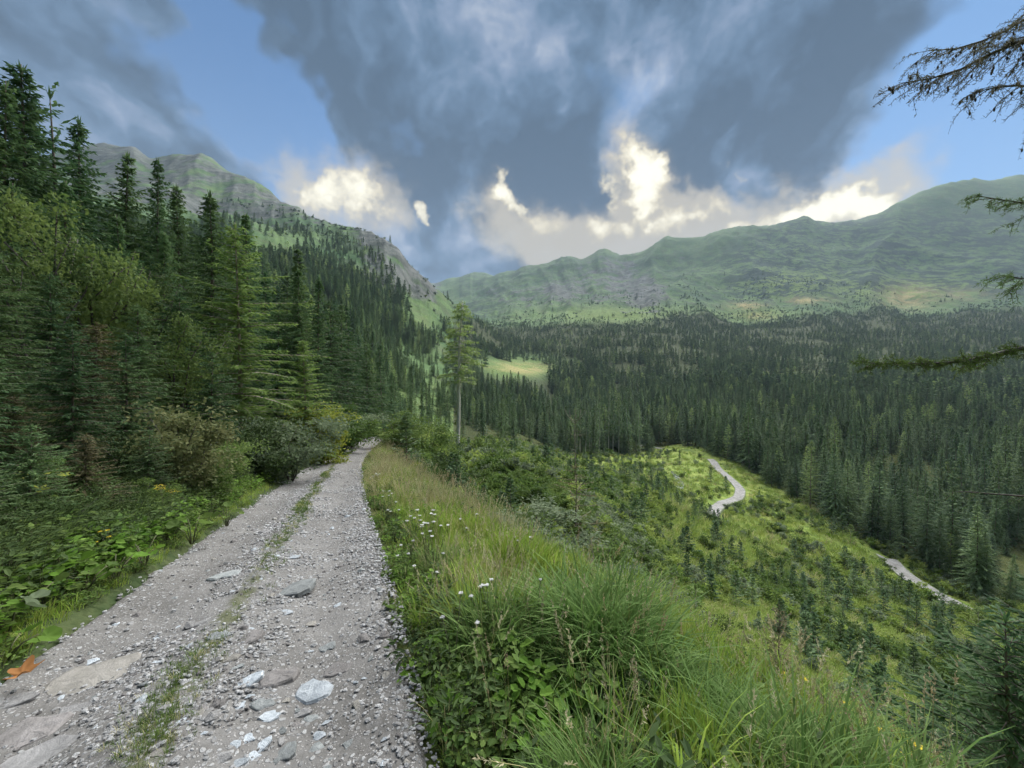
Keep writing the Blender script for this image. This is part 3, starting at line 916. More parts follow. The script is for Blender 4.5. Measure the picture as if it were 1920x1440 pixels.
def build_road():
    ys = np.concatenate([np.linspace(-6, 0.5, 40), np.exp(np.linspace(math.log(0.55), math.log(66), 560))])
    q = np.linspace(-1, 1, 57)
    cx = road_x(ys)
    d = np.gradient(cx, ys)
    n = np.hypot(1, d)
    nx, ny = 1 / n, -d / n
    edge = 1 + 0.05 * fbm(ys * 1.7, ys * 0 + 2.0, 4)
    edge2 = 1 + 0.06 * fbm(ys * 1.7, ys * 0 + 9.0, 4)
    Sx = np.where(q[None] < 0, q[None] * edge[:, None], q[None] * edge2[:, None]) * HALF
    X = cx[:, None] + nx[:, None] * Sx
    Y = ys[:, None] + ny[:, None] * Sx
    rut = -0.045 * np.exp(-((Sx - 0.62) / 0.30) ** 2) - 0.045 * np.exp(-((Sx + 0.66) / 0.30) ** 2)
    crown = 0.03 * np.exp(-(Sx / 0.2) ** 2)
    nz = fbm(X * 2.2, Y * 2.2, 5) * 0.035 + fbm(X * 9, Y * 9, 4) * 0.012 + np.maximum(fbm(X * 24, Y * 24, 3), 0) * 0.010
    drop = -0.10 * sstep(np.abs(q)[None], 0.93, 1.0)
    Z = road_z(ys)[:, None] + rut + crown + nz + drop
    w = X.shape[1]
    v = np.stack([X, Y, Z], -1).reshape(-1, 3)
    i = np.arange(len(ys) - 1)[:, None] * w + np.arange(w - 1)[None]
    f = np.stack([i, i + 1, i + w + 1, i + w], -1).reshape(-1, 4)
    me = mesh_np('road', v, f, [MATS['gravel_track']], smooth=True)
    green = 0.62 * np.exp(-((Sx + 0.02) / 0.17) ** 2) + 0.5 * sstep(np.abs(Sx), HALF - 0.16, HALF)
    at = me.attributes.new('green', 'FLOAT', 'POINT')
    at.data.foreach_set('value', green.ravel().astype(np.float32))
    o = link('road', me)
    tag(o, 'stony gravel track with two ruts running along the hillside', None, None, 'structure')
    return o


ROAD = build_road()


def road_surface(x, y):
    s = road_s(np.asarray(x, float), np.asarray(y, float))
    rut = -0.045 * np.exp(-((s - 0.62) / 0.30) ** 2) - 0.045 * np.exp(-((s + 0.66) / 0.30) ** 2)
    # height profile uses the y of the centre-line point straight across
    d = (road_x(y + 0.05) - road_x(y - 0.05)) / 0.1
    yc = y + s * d / np.sqrt(1 + d * d)
    return road_z(yc) + rut + 0.03 * np.exp(-(s / 0.2) ** 2) + fbm(np.asarray(x) * 2.2, np.asarray(y) * 2.2, 5) * 0.035

# ================================================================== plant builders
def conifer(seed, H, R, dz=0.3, nb=6, step=0.13, tl=0.32, tw=0.06, droop=0.35, up=0.25, tip=0.15, z0=0.06, power=0.85,
            gap=0.06, hang=0.35, trunk_r=0.011, dead=0.0, tuft=1, nseg=7, bare_mat=False, wob=0.25):
    """returns (trunk Geo, crown Geo) of a whorled conifer of height H and lower-crown radius R"""
    g = np.random.default_rng(seed)
    T, C = Geo(), Geo()
    zz = np.linspace(0, H, 9)
    bend = np.stack([0.012 * H * np.sin(zz / H * 3 + seed), 0.012 * H * np.cos(zz / H * 2.3 + seed) - 0.012 * H * math.cos(seed), zz], 1)
    bend[:, 0] -= bend[0, 0]
    T.tube(bend, trunk_r * H * np.linspace(1, 0.06, 9) ** 0.9, nseg)
    axis = lambda z: np.array([np.interp(z, zz, bend[:, 0]), np.interp(z, zz, bend[:, 1]), z])
    z = H * z0
    while z < H * 0.985:
        rel = (z - H * z0) / (H * (1 - z0))
        prof = (1 - rel) ** power * min(1.0, 0.55 + rel * 5)
        n = max(3, int(round(nb * (0.6 + 0.4 * (1 - rel)))))
        a0 = g.random() * 6.28
        for b in range(n):
            if g.random() < gap:
                continue
            a = a0 + b * 6.283 / n + g.normal(0, 0.18)
            L = R * prof * (1 + g.normal(0, wob)) + 0.05 * R
            if L < 0.04:
                continue
            out = np.array([math.cos(a), math.sin(a), 0])
            sd = np.array([-math.sin(a), math.cos(a), 0])
            zb = z + g.normal(0, dz * 0.25)
            o = axis(min(zb, H * 0.99))
            m = max(3, int(L / step))
            f = (np.arange(m) + 0.5 * g.random(m)) / m
            upk = up * (0.4 + 1.2 * rel)
            curve = lambda q: o + out * (L * q)[:, None] + np.array([0, 0, 1.0]) * (L * (upk * q - droop * (1 - 0.6 * rel) * q ** 2 + tip * q ** 3))[:, None]
            pts = curve(f)
            if step < 0.2:
                pq = curve(np.linspace(0, 1, 4))
                T.tube(pq, np.array([0.012, 0.009, 0.006, 0.002]) * (0.4 + L * 0.6), 3)
            for sgn in (-1, 1):
                for rep in range(tuft):
                    mm = len(f)
                    dirv = unit(out[None] * (0.55 + 0.25 * g.random(mm))[:, None] + sd[None] * sgn * (0.75 * (1 - 0.45 * f) * (0.5 + 0.7 * g.random(mm)))[:, None]
                                + np.array([0, 0, 1.0])[None] * (0.10 - hang * g.random(mm))[:, None])
                    ll = tl * (0.45 + 0.75 * g.random(mm)) * (1.15 - 0.55 * f) * (0.6 + 0.4 * (1 - rel))
                    nrm = unit(np.cross(dirv, sd[None] * sgn + g.normal(0, 0.4, (mm, 3))))
                    side = unit(np.cross(nrm, dirv) * 0.8 + g.normal(0, 0.35, (mm, 3)))
                    C.leaves(pts, dirv, side, ll, tw * (0.7 + 0.6 * g.random(mm)), wide=0.4)
            # leader of the branch
            e = curve(np.array([0.35, 0.7, 1.0]))
            C.leaves(e[:2], unit(e[1:] - e[:-1]), unit(np.cross(unit(e[1:] - e[:-1]), [[0, 0, 1.0]]) + g.normal(0, 0.2, (2, 3))), np.linalg.norm(e[1:] - e[:-1], axis=1) * 1.25, tw * 1.6)
        z += dz * (0.75 + 0.5 * g.random()) * (1.15 - 0.55 * rel)
    top = axis(H * 0.96)
    a = g.random(6) * 6.28
    C.leaves(np.repeat([top], 6, 0), unit(np.stack([np.cos(a) * 0.25, np.sin(a) * 0.25, np.ones(6)], 1)), unit(np.stack([-np.sin(a), np.cos(a), a * 0], 1)), H * 0.05, tw)
    return T, C


def leafy(seed, H, R, n=3000, leaf=0.07, lw=0.6, stems=6, clumps=26, flat=1.0, base=0.15, trunk_r=0.02, shape=1.0):
    """broad-leaved shrub or tree: stems, twigs, leaves in uneven clumps"""
    g = np.random.default_rng(seed)
    T, C = Geo(), Geo()
    ends = []
    for k in range(stems):
        a = k * 6.283 / stems + g.normal(0, 0.3)
        rr = R * (0.25 + 0.65 * g.random())
        hh = H * (0.62 + 0.36 * g.random()) * (1 - 0.25 * shape * (rr / R) ** 2)
        q = np.linspace(0, 1, 5)
        p = np.stack([math.cos(a) * rr * q ** 1.4, math.sin(a) * rr * q ** 1.4, hh * q], 1) + np.concatenate([np.zeros((1, 3)), g.normal(0, 0.03 * H, (4, 3))])
        T.tube(p, trunk_r * H * np.linspace(1, 0.15, 5), 5)
        ends.append(p)
    cl = []
    for k in range(clumps):
        p = ends[k % stems]
        q = base + (1 - base) * g.random() ** 0.7
        c = np.array([np.interp(q, np.linspace(0, 1, 5), p[:, i]) for i in range(3)])
        off = unit(g.normal(0, 1, 3)) * R * 0.42 * g.random()
        off[2] *= 0.55
        e = c + off
        e[2] = max(e[2], 0.06 * H)
        T.tube(np.stack([c, (c + e) / 2 + g.normal(0, 0.02 * R, 3), e]), trunk_r * H * np.array([0.25, 0.16, 0.06]), 3)
        cl.append(e)
    cl = np.array(cl)
    sz = R * (0.16 + 0.20 * g.random(clumps))
    idx = g.integers(0, clumps, n)
    d = unit(g.normal(0, 1, (n, 3)))
    pos_ = cl[idx] + d * (sz[idx] * g.random(n) ** 0.45)[:, None] * np.array([1, 1, 0.7 * flat])
    pos_[:, 2] = np.maximum(pos_[:, 2], 0.02)
    dirv = unit(d * 0.6 + g.normal(0, 0.6, (n, 3)) + np.array([0, 0, -0.15]))
    nrm = unit(np.array([[0, 0, 1.0]]) + g.normal(0, 0.55, (n, 3)))
    side = unit(np.cross(nrm, dirv))
    L = leaf * (0.6 + 0.8 * g.random(n))
    if leaf < 0.1:
        C.round_leaves(pos_, dirv, side, L, L * lw, fold=0.15)
    else:
        C.leaves(pos_, dirv, side, L, L * lw, fold=-0.12, wide=0.45)
    return T, C


def grass_tuft(seed, n=16, H=0.5, w=0.007, spread=0.07, arch=0.5, mi=0, geo=None, segs=4):
    g = np.random.default_rng(seed)
    G = geo or Geo()
    a = g.random(n) * 6.283
    r0 = spread * np.sqrt(g.random(n))
    h = H * (0.45 + 0.6 * g.random(n))
    lean = arch * (0.25 + 0.9 * g.random(n)) * h
    out = np.stack([np.cos(a), np.sin(a), 0 * a], 1)
    sd = np.stack([-np.sin(a), np.cos(a), 0 * a], 1)
    b = out * r0[:, None]
    rows = []
    for k in range(segs + 1):
        q = k / segs
        c = b + out * (lean * q ** 2.0)[:, None] + np.array([0, 0, 1.0]) * (h * (q - 0.38 * arch * q ** 3.2))[:, None]
        ww = w * (1 - q ** 2.2) * (0.7 + 0.6 * g.random(n)) * 0.5 + 0.0004
        rows.append(np.stack([c - sd * ww[:, None], c + sd * ww[:, None]], 1))
    V = np.stack(rows, 1)                    # n, segs+1, 2, 3
    v = V.reshape(-1, 3)
    st = (segs + 1) * 2
    fs = []
    for k in range(segs):
        i = np.arange(n) * st + 2 * k
        fs += [np.stack([i, i + 1, i + 3], -1), np.stack([i, i + 3, i + 2], -1)]
    G.add(v, np.concatenate(fs), mi)
    return G


def seed_stalk(seed, H=0.8, n=5, head=0.12, hw=0.012, spread=0.08, geo=None, mis=(0, 1), lean=0.18, hm=26):
    """dry grass stems that carry panicles"""
    g = np.random.default_rng(seed)
    G = geo or Geo()
    for k in range(n):
        a = g.random() * 6.283
        h = H * (0.7 + 0.4 * g.random())
        l = lean * h * (0.3 + g.random())
        q = np.linspace(0, 1, 6)
        o = np.array([math.cos(a), math.sin(a), 0])
        b0 = o * spread * g.random()
        p = b0 + o * (l * q ** 2)[:, None] + np.array([0, 0, h]) * (q - 0.06 * q ** 3)[:, None]
        G.tube(p, np.linspace(0.0017, 0.0008, 6), 3, mis[0])
        t = unit(p[-1] - p[-2])
        f = g.random(hm)
        pp = p[-1] - t * (head * (1 - f))[:, None] * 0.5 + t * (head * 0.5 * f)[:, None]
        d = unit(t[None] + g.normal(0, 0.45, (hm, 3)))
        sd = unit(np.cross(d, g.normal(0, 1, (hm, 3))))
        G.leaves(pp, d, sd, head * 0.20 * (0.6 + 0.6 * g.random(hm)) * (1.1 - 0.6 * f), hw * (0.6 + 0.6 * g.random(hm)), mis[1])
    return G


def round_leaf_mesh(name, seed, mat, lobes=0, heart=0.35, k=14, cup=0.12, fold=0.1):
    """one large leaf: heart or maple shaped blade with a raised midrib, base at the origin, tip along +Y, size 1"""
    g = np.random.default_rng(seed)
    th = np.linspace(0, 2 * math.pi, k * 2, endpoint=False)
    r = 0.5 * (1 + 0.10 * np.cos(th) - heart * np.exp(-((th - math.pi) / 0.42) ** 2))
    if lobes:
        r = r * (1 + 0.30 * np.cos(th * lobes))
    r = r * (1 + g.normal(0, 0.02, len(th)))
    x, y = r * np.sin(th), 0.42 + r * np.cos(th)
    ring = lambda q, dzz: np.stack([x * q, 0.42 + (y - 0.42) * q, cup * (q * r / 0.5) ** 2 * 0.6 + 0.035 * np.sin(th * 6) * q + np.abs(x * q) * fold + dzz], 1)
    v = np.concatenate([[[0, 0.42, 0]], ring(0.5, 0), ring(1.0, -0.05)])
    n = len(th)
    a = np.arange(n)
    b = (a + 1) % n
    f = np.concatenate([np.stack([a * 0, 1 + b, 1 + a], -1), np.stack([1 + a, 1 + b, 1 + n + b], -1), np.stack([1 + a, 1 + n + b, 1 + n + a], -1)])
    return mesh_np(name, v, f, [MATS[mat]], smooth=True)


def rock_mesh(name, seed, mat, flat=0.5, sub=2, angular=0.35, asp=1.0):
    """broken stone: an icosphere cut by random planes, so it has facets and edges"""
    g = np.random.default_rng(seed)
    t = (1 + 5 ** 0.5) / 2
    v = unit(np.array([(-1, t, 0), (1, t, 0), (-1, -t, 0), (1, -t, 0), (0, -1, t), (0, 1, t), (0, -1, -t), (0, 1, -t), (t, 0, -1), (t, 0, 1), (-t, 0, -1), (-t, 0, 1)], float))
    f = [(0, 11, 5), (0, 5, 1), (0, 1, 7), (0, 7, 10), (0, 10, 11), (1, 5, 9), (5, 11, 4), (11, 10, 2), (10, 7, 6), (7, 1, 8),
         (3, 9, 4), (3, 4, 2), (3, 2, 6), (3, 6, 8), (3, 8, 9), (4, 9, 5), (2, 4, 11), (6, 2, 10), (8, 6, 7), (9, 8, 1)]
    v = list(map(tuple, v))
    for _ in range(sub - 1):
        mid, nf = {}, []
        def mp(a, b):
            k = (min(a, b), max(a, b))
            if k not in mid:
                mid[k] = len(v)
                v.append(tuple(unit((np.array(v[a]) + np.array(v[b])) / 2)))
            return mid[k]
        for a, b, c in f:
            ab, bc, ca = mp(a, b), mp(b, c), mp(c, a)
            nf += [(a, ab, ca), (b, bc, ab), (c, ca, bc), (ab, bc, ca)]
        f = nf
    v = np.array(v)
    for k in range(14):
        n = unit(g.normal(0, 1, 3))
        dd = 0.42 + angular * g.random()
        h = v @ n
        v = v - n[None] * np.maximum(h - dd, 0)[:, None]
    v = v + g.normal(0, 0.015, v.shape)
    v = v * np.array([1.0, asp, flat])
    v[:, 2] -= v[:, 2].min() + 0.30 * np.ptp(v[:, 2])
    v = v / max(np.ptp(v[:, 0]), 1e-3)
    return mesh_np(name, v, np.array(f), [MATS[mat]], smooth=False)


def slab_mesh(name, seed, mat, n=11, thick=0.16):
    """flat broken stone: ragged outline, bevelled rim, uneven top"""
    g = np.random.default_rng(seed)
    th = np.sort(np.linspace(0, 6.283, n, endpoint=False) + g.normal(0, 0.14, n))
    r = 0.5 * (0.68 + 0.42 * g.random(n))
    asp = 0.5 + 0.25 * g.random()
    o = np.stack([np.cos(th) * r, np.sin(th) * r * asp], 1)
    rings = [(1.02, -0.5 * thick), (1.0, 0.25 * thick), (0.90, 0.55 * thick), (0.5, 0.62 * thick)]
    v = [np.concatenate([o * k * (1 + g.normal(0, 0.025, (n, 1))), (z + g.normal(0, 0.05 * thick, n))[:, None]], 1) for k, z in rings]
    tilt = g.normal(0, 0.10, 2)
    v = np.concatenate(v + [np.array([[0, 0, 0.6 * thick]])])
    v[:, 2] += v[:, :2] @ tilt
    a, b = np.arange(n), (np.arange(n) + 1) % n
    f = []
    for k in range(3):
        f += [np.stack([k * n + a, k * n + b, k * n + n + b], -1), np.stack([k * n + a, k * n + n + b, k * n + n + a], -1)]
    f.append(np.stack([3 * n + a, 3 * n + b, np.full(n, 4 * n)], -1))
    return mesh_np(name, v, np.concatenate(f), [MATS[mat]])


def pair(name, TC, tm, cm):
    return (TC[0].mesh(name + '_trunk', [MATS[tm]], True), TC[1].mesh(name + '_crown', [MATS[cm]]))


def plant(kind, parts, loc, label, cat, group=None, names=('trunk', 'crown'), rz=0.0, sc_=1.0, tilt=(0.0, 0.0), sz=1.0):
    root = bpy.data.objects.new(kind, None)
    COL.objects.link(root)
    root.empty_display_size = 0.3
    root.location = loc
    root.rotation_euler = (tilt[0], tilt[1], rz)
    root.scale = (sc_, sc_, sc_ * sz)
    tag(root, label, cat, group)
    for nm, me in zip(names, parts):
        link(nm, me, root)
    return root


# ------------------------------------------------------------------ instancing of uncountable stuff
def make_scatter_tree(coll):
    ng = bpy.data.node_groups.new('scatter', 'GeometryNodeTree')
    ng.interface.new_socket('Geometry', in_out='INPUT', socket_type='NodeSocketGeometry')
    ng.interface.new_socket('Geometry', in_out='OUTPUT', socket_type='NodeSocketGeometry')
    L = ng.links.new
    gi, go = ng.nodes.new('NodeGroupInput'), ng.nodes.new('NodeGroupOutput')
    ci = ng.nodes.new('GeometryNodeCollectionInfo')
    ci.inputs[0].default_value = coll
    ci.inputs[1].default_value = True
    ci.inputs[2].default_value = True
    ip = ng.nodes.new('GeometryNodeInstanceOnPoints')
    ip.inputs['Pick Instance'].default_value = True

    def attr(nm, typ):
        n = ng.nodes.new('GeometryNodeInputNamedAttribute')
        n.data_type = typ
        n.inputs[0].default_value = nm
        return n.outputs[0]
    e2r = ng.nodes.new('FunctionNodeEulerToRotation')
    L(attr('rot', 'FLOAT_VECTOR'), e2r.inputs[0])
    L(gi.outputs[0], ip.inputs['Points'])
    L(ci.outputs[0], ip.inputs['Instance'])
    L(attr('idx', 'INT'), ip.inputs['Instance Index'])
    L(e2r.outputs[0], ip.inputs['Rotation'])
    L(attr('scl', 'FLOAT_VECTOR'), ip.inputs['Scale'])
    L(ip.outputs[0], go.inputs[0])
    return ng


def scatter(name, pts, protos, idx, rz, scl, label, tilt=None, parent=None):
    """one 'stuff' object whose many small pieces are instances of the prototype meshes"""
    pts = np.asarray(pts, float)
    n = len(pts)
    coll = bpy.data.collections.new(name + '_kinds')
    for k, me in enumerate(protos):
        coll.objects.link(bpy.data.objects.new('%s_kind_%02d' % (name, k), me))
    me = bpy.data.meshes.new(name)
    me.vertices.add(n)
    me.vertices.foreach_set('co', pts.astype(np.float32).ravel())
    rot = np.zeros((n, 3), np.float32)
    if tilt is not None:
        rot[:, :2] = tilt
    rot[:, 2] = rz
    scl = np.asarray(scl, np.float32)
    if scl.ndim == 1:
        scl = np.repeat(scl[:, None], 3, 1)
    a = me.attributes.new('rot', 'FLOAT_VECTOR', 'POINT')
    a.data.foreach_set('vector', rot.ravel())
    a = me.attributes.new('scl', 'FLOAT_VECTOR', 'POINT')
    a.data.foreach_set('vector', scl.ravel())
    a = me.attributes.new('idx', 'INT', 'POINT')
    a.data.foreach_set('value', np.asarray(idx, np.int32))
    o = link(name, me, parent)
    md = o.modifiers.new('scatter', 'NODES')
    md.node_group = make_scatter_tree(coll)
    tag(o, label, None, None, 'stuff')
    return o


# ================================================================== forests
SPRUCE_MID = [pair('spruce_mid', conifer(100 + k, 22.0, (4.1, 3.6, 4.4, 3.3)[k], dz=0.66, nb=8, step=0.42, tl=1.0, tw=0.27, droop=0.55, up=0.2, hang=0.7,
                                         z0=(0.05, 0.10, 0.03, 0.12)[k], power=0.95, trunk_r=0.009, nseg=6), 'bark_larch' if k % 2 else 'bark_spruce', 'spruce_far') for k in range(4)]
SPRUCE_EDGE = [pair('spruce_edge', conifer(130 + k, 24.0, 2.7, dz=0.75, nb=7, step=0.45, tl=0.95, tw=0.27, droop=0.55, up=0.2, hang=0.7, z0=(0.34, 0.42)[k], power=0.75,
                                           trunk_r=0.010, nseg=6, gap=0.15), 'bark_pale', 'spruce_far') for k in range(2)]
LARCH_MID = [pair('larch_mid', conifer(140 + k, 21.0, 3.6, dz=0.85, nb=7, step=0.45, tl=0.95, tw=0.22, droop=0.25, up=0.15, hang=0.5, z0=0.12, power=0.7, gap=0.12), 'bark_larch', 'larch_far') for k in range(2)]


def merged(name, TC, mats):
    G = Geo()
    for k in (0, 1):
        for v, f in zip(TC[k].v, [f_ - o_ for f_, o_ in zip(TC[k].f, np.cumsum([0] + [len(q) for q in TC[k].v[:-1]]))]):
            G.add(v, f, k)
    return G.mesh(name, [MATS[q] for q in mats])


FAR = [merged('spruce_far', conifer(160 + k, 20.0, (4.0, 3.6, 4.4)[k], dz=1.7, nb=6, step=1.4, tl=2.2, tw=1.1, droop=0.6, up=0.2, hang=0.8, z0=0.04, power=0.95, nseg=3, gap=0.1), ('bark_spruce', 'spruce_far')) for k in range(3)]
FAR += [merged('larch_far', conifer(170, 19.0, 3.6, dz=2.0, nb=5, step=1.5, tl=2.0, tw=0.8, droop=0.3, up=0.15, hang=0.6, z0=0.08, power=0.65, nseg=3, gap=0.15), ('bark_larch', 'larch_far'))]
FAR += [merged('bush_far', leafy(180 + k, 5.0, 3.6, n=420, leaf=0.9, stems=4, clumps=14, trunk_r=0.01), ('bark_dark', ('scrub_far', 'leaf_green')[k])) for k in range(2)]
MIDM = [merged('spruce_midm', conifer(190 + k, 22.0, (4.1, 3.6, 4.5)[k], dz=0.85, nb=8, step=0.6, tl=1.15, tw=0.38, droop=0.55, up=0.2, hang=0.7, z0=0.04, power=0.95, nseg=4), ('bark_spruce', 'spruce_far')) for k in range(3)]
MIDM += [merged('larch_midm', conifer(195, 21.0, 3.7, dz=1.2, nb=6, step=0.8, tl=1.2, tw=0.4, droop=0.25, up=0.15, hang=0.5, z0=0.12, power=0.7, nseg=4, gap=0.12), ('bark_larch', 'larch_far'))]

def forest_points():
    g = np.random.default_rng(21)
    n = 150000
    phi = (g.random(n) * 2 - 1) * math.radians(62)
    r = np.sqrt(g.random(n)) * 1750
    # extra samples close in, where the stand is seen tree by tree
    n2 = 42000
    phi = np.concatenate([phi, (g.random(n2) * 2 - 1) * math.radians(60)])
    r = np.concatenate([r, np.sqrt(g.random(n2)) * 520])
    x, y = r * np.sin(phi), r * np.cos(phi)
    u = col_of(x, y)
    ok = np.zeros(len(x), bool)
    # valley and far slope
    right = (u > 862) & (y > f_lower(u)) & (y < f_upper(u) * (1 + 0.10 * fbm(x / 60, y / 60, 3)))
    # wooded near flank of the left mountain, thinning upwards
    lo = pchip([-600, 300, 430, 560, 650, 700, 760, 800, 840, 862], [40, 44, 48, 50, 58, 58, 66, 80, 88, 92])(u)
    hi = pchip([-600, 100, 300, 430, 500, 560, 640, 700, 760, 800, 862], [300, 340, 380, 520, 560, 680, 700, 640, 560, 560, 640])(u)
    left = (u <= 862) & (y > lo) & (y < hi)
    ok = right | left
    z = height(x, y)
    v = row_of(y, z)
    dens = np.ones(len(x))
    # clearings and open strips
    dens *= 1 - np.clip(blob(u, v, 972, 690, 68, 14) * 1.8, 0, 1)
    dens *= 1 - np.clip(blob(u, v, 795, 590, 34, 46) * 1.5 * (y > 250), 0, 1)
    dens *= 1 - np.clip(blob(u, v, 522, 462, 50, 24) * 1.7, 0, 1)
    dens *= 1 - np.clip(blob(u, v, 1165, 694, 45, 7) * 1.5, 0, 1)
    dens *= 1 - np.clip(blob(u, v, 830, 660, 30, 30) * 1.2, 0, 1)
    dens *= 1 - 0.6 * np.exp(-((u - 820) / 60) ** 2) * (y < 360)
    dens *= 1 - 0.6 * blob(u, v, 880, 700, 45, 60)
    dens *= 1 - np.clip(blob(u, v, 1700, 550, 70, 22) * 1.6, 0, 1) - 0
    dens *= 1 - np.clip(blob(u, v, 1400, 572, 40, 8) * 1.6, 0, 1)
    dens *= 1 - np.clip(blob(u, v, 1515, 562, 45, 8) * 1.6, 0, 1)
    dens *= np.where(u > 900, 1 - 0.35 * sstep(y / f_upper(u), 0.85, 1.0), 1 - 0.6 * sstep(y / np.maximum(hi, 1), 0.6, 1.0))
    dens *= np.clip(0.72 + 1.9 * fbm(x / 38, y / 38, 3), 0.08, 1)
    dens *= np.where((np.abs(u - 968) < 62 + 14 * fbm(x / 40, y / 40, 2)) & (y > 345) & (y < 545), 0.0, 1.0)
    dens *= np.where((np.abs(u - 1160) < 50) & (y > 410) & (y < 455), 0.1, 1.0)
    keep = ok & (g.random(len(x)) < dens)
    x, y, z, u, v, r = x[keep], y[keep], z[keep], u[keep], v[keep], r[keep]
    # spacing grows with distance
    cell = {}
    sel = []
    order = np.argsort(r)
    for i in order:
        d = 4.2 + r[i] * 0.0012
        key = (int(x[i] // d), int(y[i] // d), int(math.log2(d) * 3))
        if key in cell:
            continue
        cell[key] = 1
        sel.append(i)
    sel = np.array(sel)
    return x[sel], y[sel], z[sel], u[sel], v[sel], r[sel]


fx, fy, fz, fu, fv, frr = forest_points()
# keep the verge of the lower roads open
_gx, _gy = path_uy([(1190, 205), (1235, 196), (1285, 175), (1322, 160), (1338, 146), (1352, 132), (1378, 118), (1390, 106), (1380, 98), (1352, 90), (1338, 82), (1334, 74)], 80)
_hx, _hy = path_uy([(1640, 80), (1668, 77), (1700, 72), (1735, 68.5), (1762, 66), (1785, 64)], 40)
_rx, _ry = np.concatenate([_gx, _hx]), np.concatenate([_gy, _hy])


def off_roads(x, y, d, d2=None):
    d2 = d2 or d
    lim = np.concatenate([np.full(len(_gx), d * d), np.full(len(_hx), d2 * d2)])
    return np.array([np.min((_rx - a) ** 2 + (_ry - b) ** 2 - lim) > 0 if b < 260 else True for a, b in zip(x, y)])


k_ = off_roads(fx, fy, 4.5)
fx, fy, fz, fu, fv, frr = (q[k_] for q in (fx, fy, fz, fu, fv, frr))
fg = np.random.default_rng(5)
fh = (0.50 + 0.55 * fg.random(len(fx)) ** 0.8) * (1 - 0.35 * sstep(frr, 350, 900)) * np.where(frr < 150, 0.85, 1.0)
fh *= np.where((fu > 900), 1 - 0.30 * sstep(fy / f_upper(fu), 0.75, 1.0), 1.0)
fh *= np.clip(1.0 + 0.55 * fbm(fx / 28, fy / 28, 3), 0.6, 1.35)
fh *= 0.80
larchy = fg.random(len(fx)) < 0.06 + 0.10 * (fbm(fx / 80, fy / 80, 2) > 0.25)
fh *= 1 - 0.5 * np.exp(-((fu - 810) / 110) ** 2) * (fy < 360)
edge = (fu > 1080) & (fu < 1300) & (fy < f_lower(fu) + 16)
inframe = (fu > 640) & (fu < 1940) & (fv < 1400)
# the trees that show largest stand one by one
order = np.argsort(-(np.where(inframe, fh / fy, 0)))
single = order[:290]
rest = np.ones(len(fx), bool)
rest[single] = False


def region(i):
    """label and group of a forest tree: its size, row and the landmark it stands by"""
    q = fh[i]
    size = 'tall' if q > 0.69 else ('small' if q < 0.53 else 'middling')
    if edge[i]:
        side = 'left part' if fu[i] < 1160 else ('middle' if fu[i] < 1225 else 'right part')
        return ('%s dark spruce with bare pale trunk in the %s of the forest edge' % (size, side), 'bare-stemmed spruces at the forest edge')
    if fu[i] < 900:
        where = 'just left of the tall pale larch' if fu[i] > 770 else 'on the steep flank beyond the track bend'
        return ('%s dark spruce %s' % (size, where), 'spruces on the left flank')
    front = fy[i] < f_lower(fu[i]) * 1.16
    row = 'front-row' if front else 'inner'
    if fu[i] < 1080:
        where, grp = 'right of the tall pale larch in the valley', 'spruces in the middle of the valley'
    elif fu[i] < 1330:
        where, grp = 'behind the open brushy slope in mid valley', 'spruces in the middle of the valley'
    elif fu[i] < 1450:
        where, grp = 'just above the bend of the winding road', 'spruces above the lower road'
    elif fu[i] < 1620:
        where, grp = 'between the winding road and the short road stretch', 'spruces above the lower road'
    elif fu[i] < 1780:
        where, grp = 'above the short stretch of lower road', 'spruces on the right valley side'
    else:
        where, grp = 'by the right picture edge below the lowest bough', 'spruces on the right valley side'
    return ('%s %s dark spruce %s' % (size, row, where), grp)


LARCH_LABELS = {}
for n_, i in enumerate(single):
    lab, grp = region(i)
    if edge[i]:
        pr = SPRUCE_EDGE[n_ % 2]
        nm, cat = 'spruce_tree', 'tree'
    elif larchy[i]:
        pr = LARCH_MID[n_ % 2]
        nm, cat = 'larch_tree', 'tree'
        lab = lab.replace('dark spruce', 'paler green larch')
        grp = grp.replace('spruces', 'larches')
    else:
        pr = SPRUCE_MID[n_ % 4]
        nm, cat = 'spruce_tree', 'tree'
    plant(nm, pr, (fx[i], fy[i], fz[i] - 0.3), lab, cat, grp, rz=fg.random() * 6.28, sc_=float(fh[i]) * 1.12, sz=0.80 + 0.25 * fg.random(), tilt=(fg.normal(0, 0.02), fg.normal(0, 0.02)))

near_m = rest & (frr < 420)
far_m = rest & (frr >= 420)
idx_all = np.where(larchy, 3, fg.integers(0, 3, len(fx)))
PROT = MIDM + FAR[:4]
ii = np.where(near_m, idx_all, idx_all + 4)
ii = np.where((fg.random(len(fx)) < 0.07) & (frr < 800), 9, ii)[rest]
# bushes and small trees thin out above the tree line
g = np.random.default_rng(33)
n = 60000
ph = (g.random(n) * 2 - 1) * math.radians(58)
r = 500 + np.sqrt(g.random(n)) * 1500
bx, by = r * np.sin(ph), r * np.cos(ph)
bu = col_of(bx, by)
bz = height(bx, by)
bv = row_of(by, bz)
over = by / f_upper(bu)
pr_ = np.where(bu > 880, (over > 0.85) * np.clip(1.5 - over * 0.95, 0.0, 1) * np.clip(0.35 + 2.4 * fbm(bx / 70, by / 45, 3), 0, 1),
               (bu > 380) * (by > 420) * (by < 900) * np.clip(0.15 + 2.0 * fbm(bx / 60, by / 60, 3), 0, 0.8))
pr_ = pr_ * (1 - np.clip(blob(bu, bv, 1700, 550, 60, 20) + blob(bu, bv, 1400, 572, 40, 8) + blob(bu, bv, 1515, 562, 45, 8) + blob(bu, bv, 522, 462, 50, 24), 0, 1))
kb = g.random(n) < pr_ * 0.75
tall = g.random(kb.sum()) < 0.16
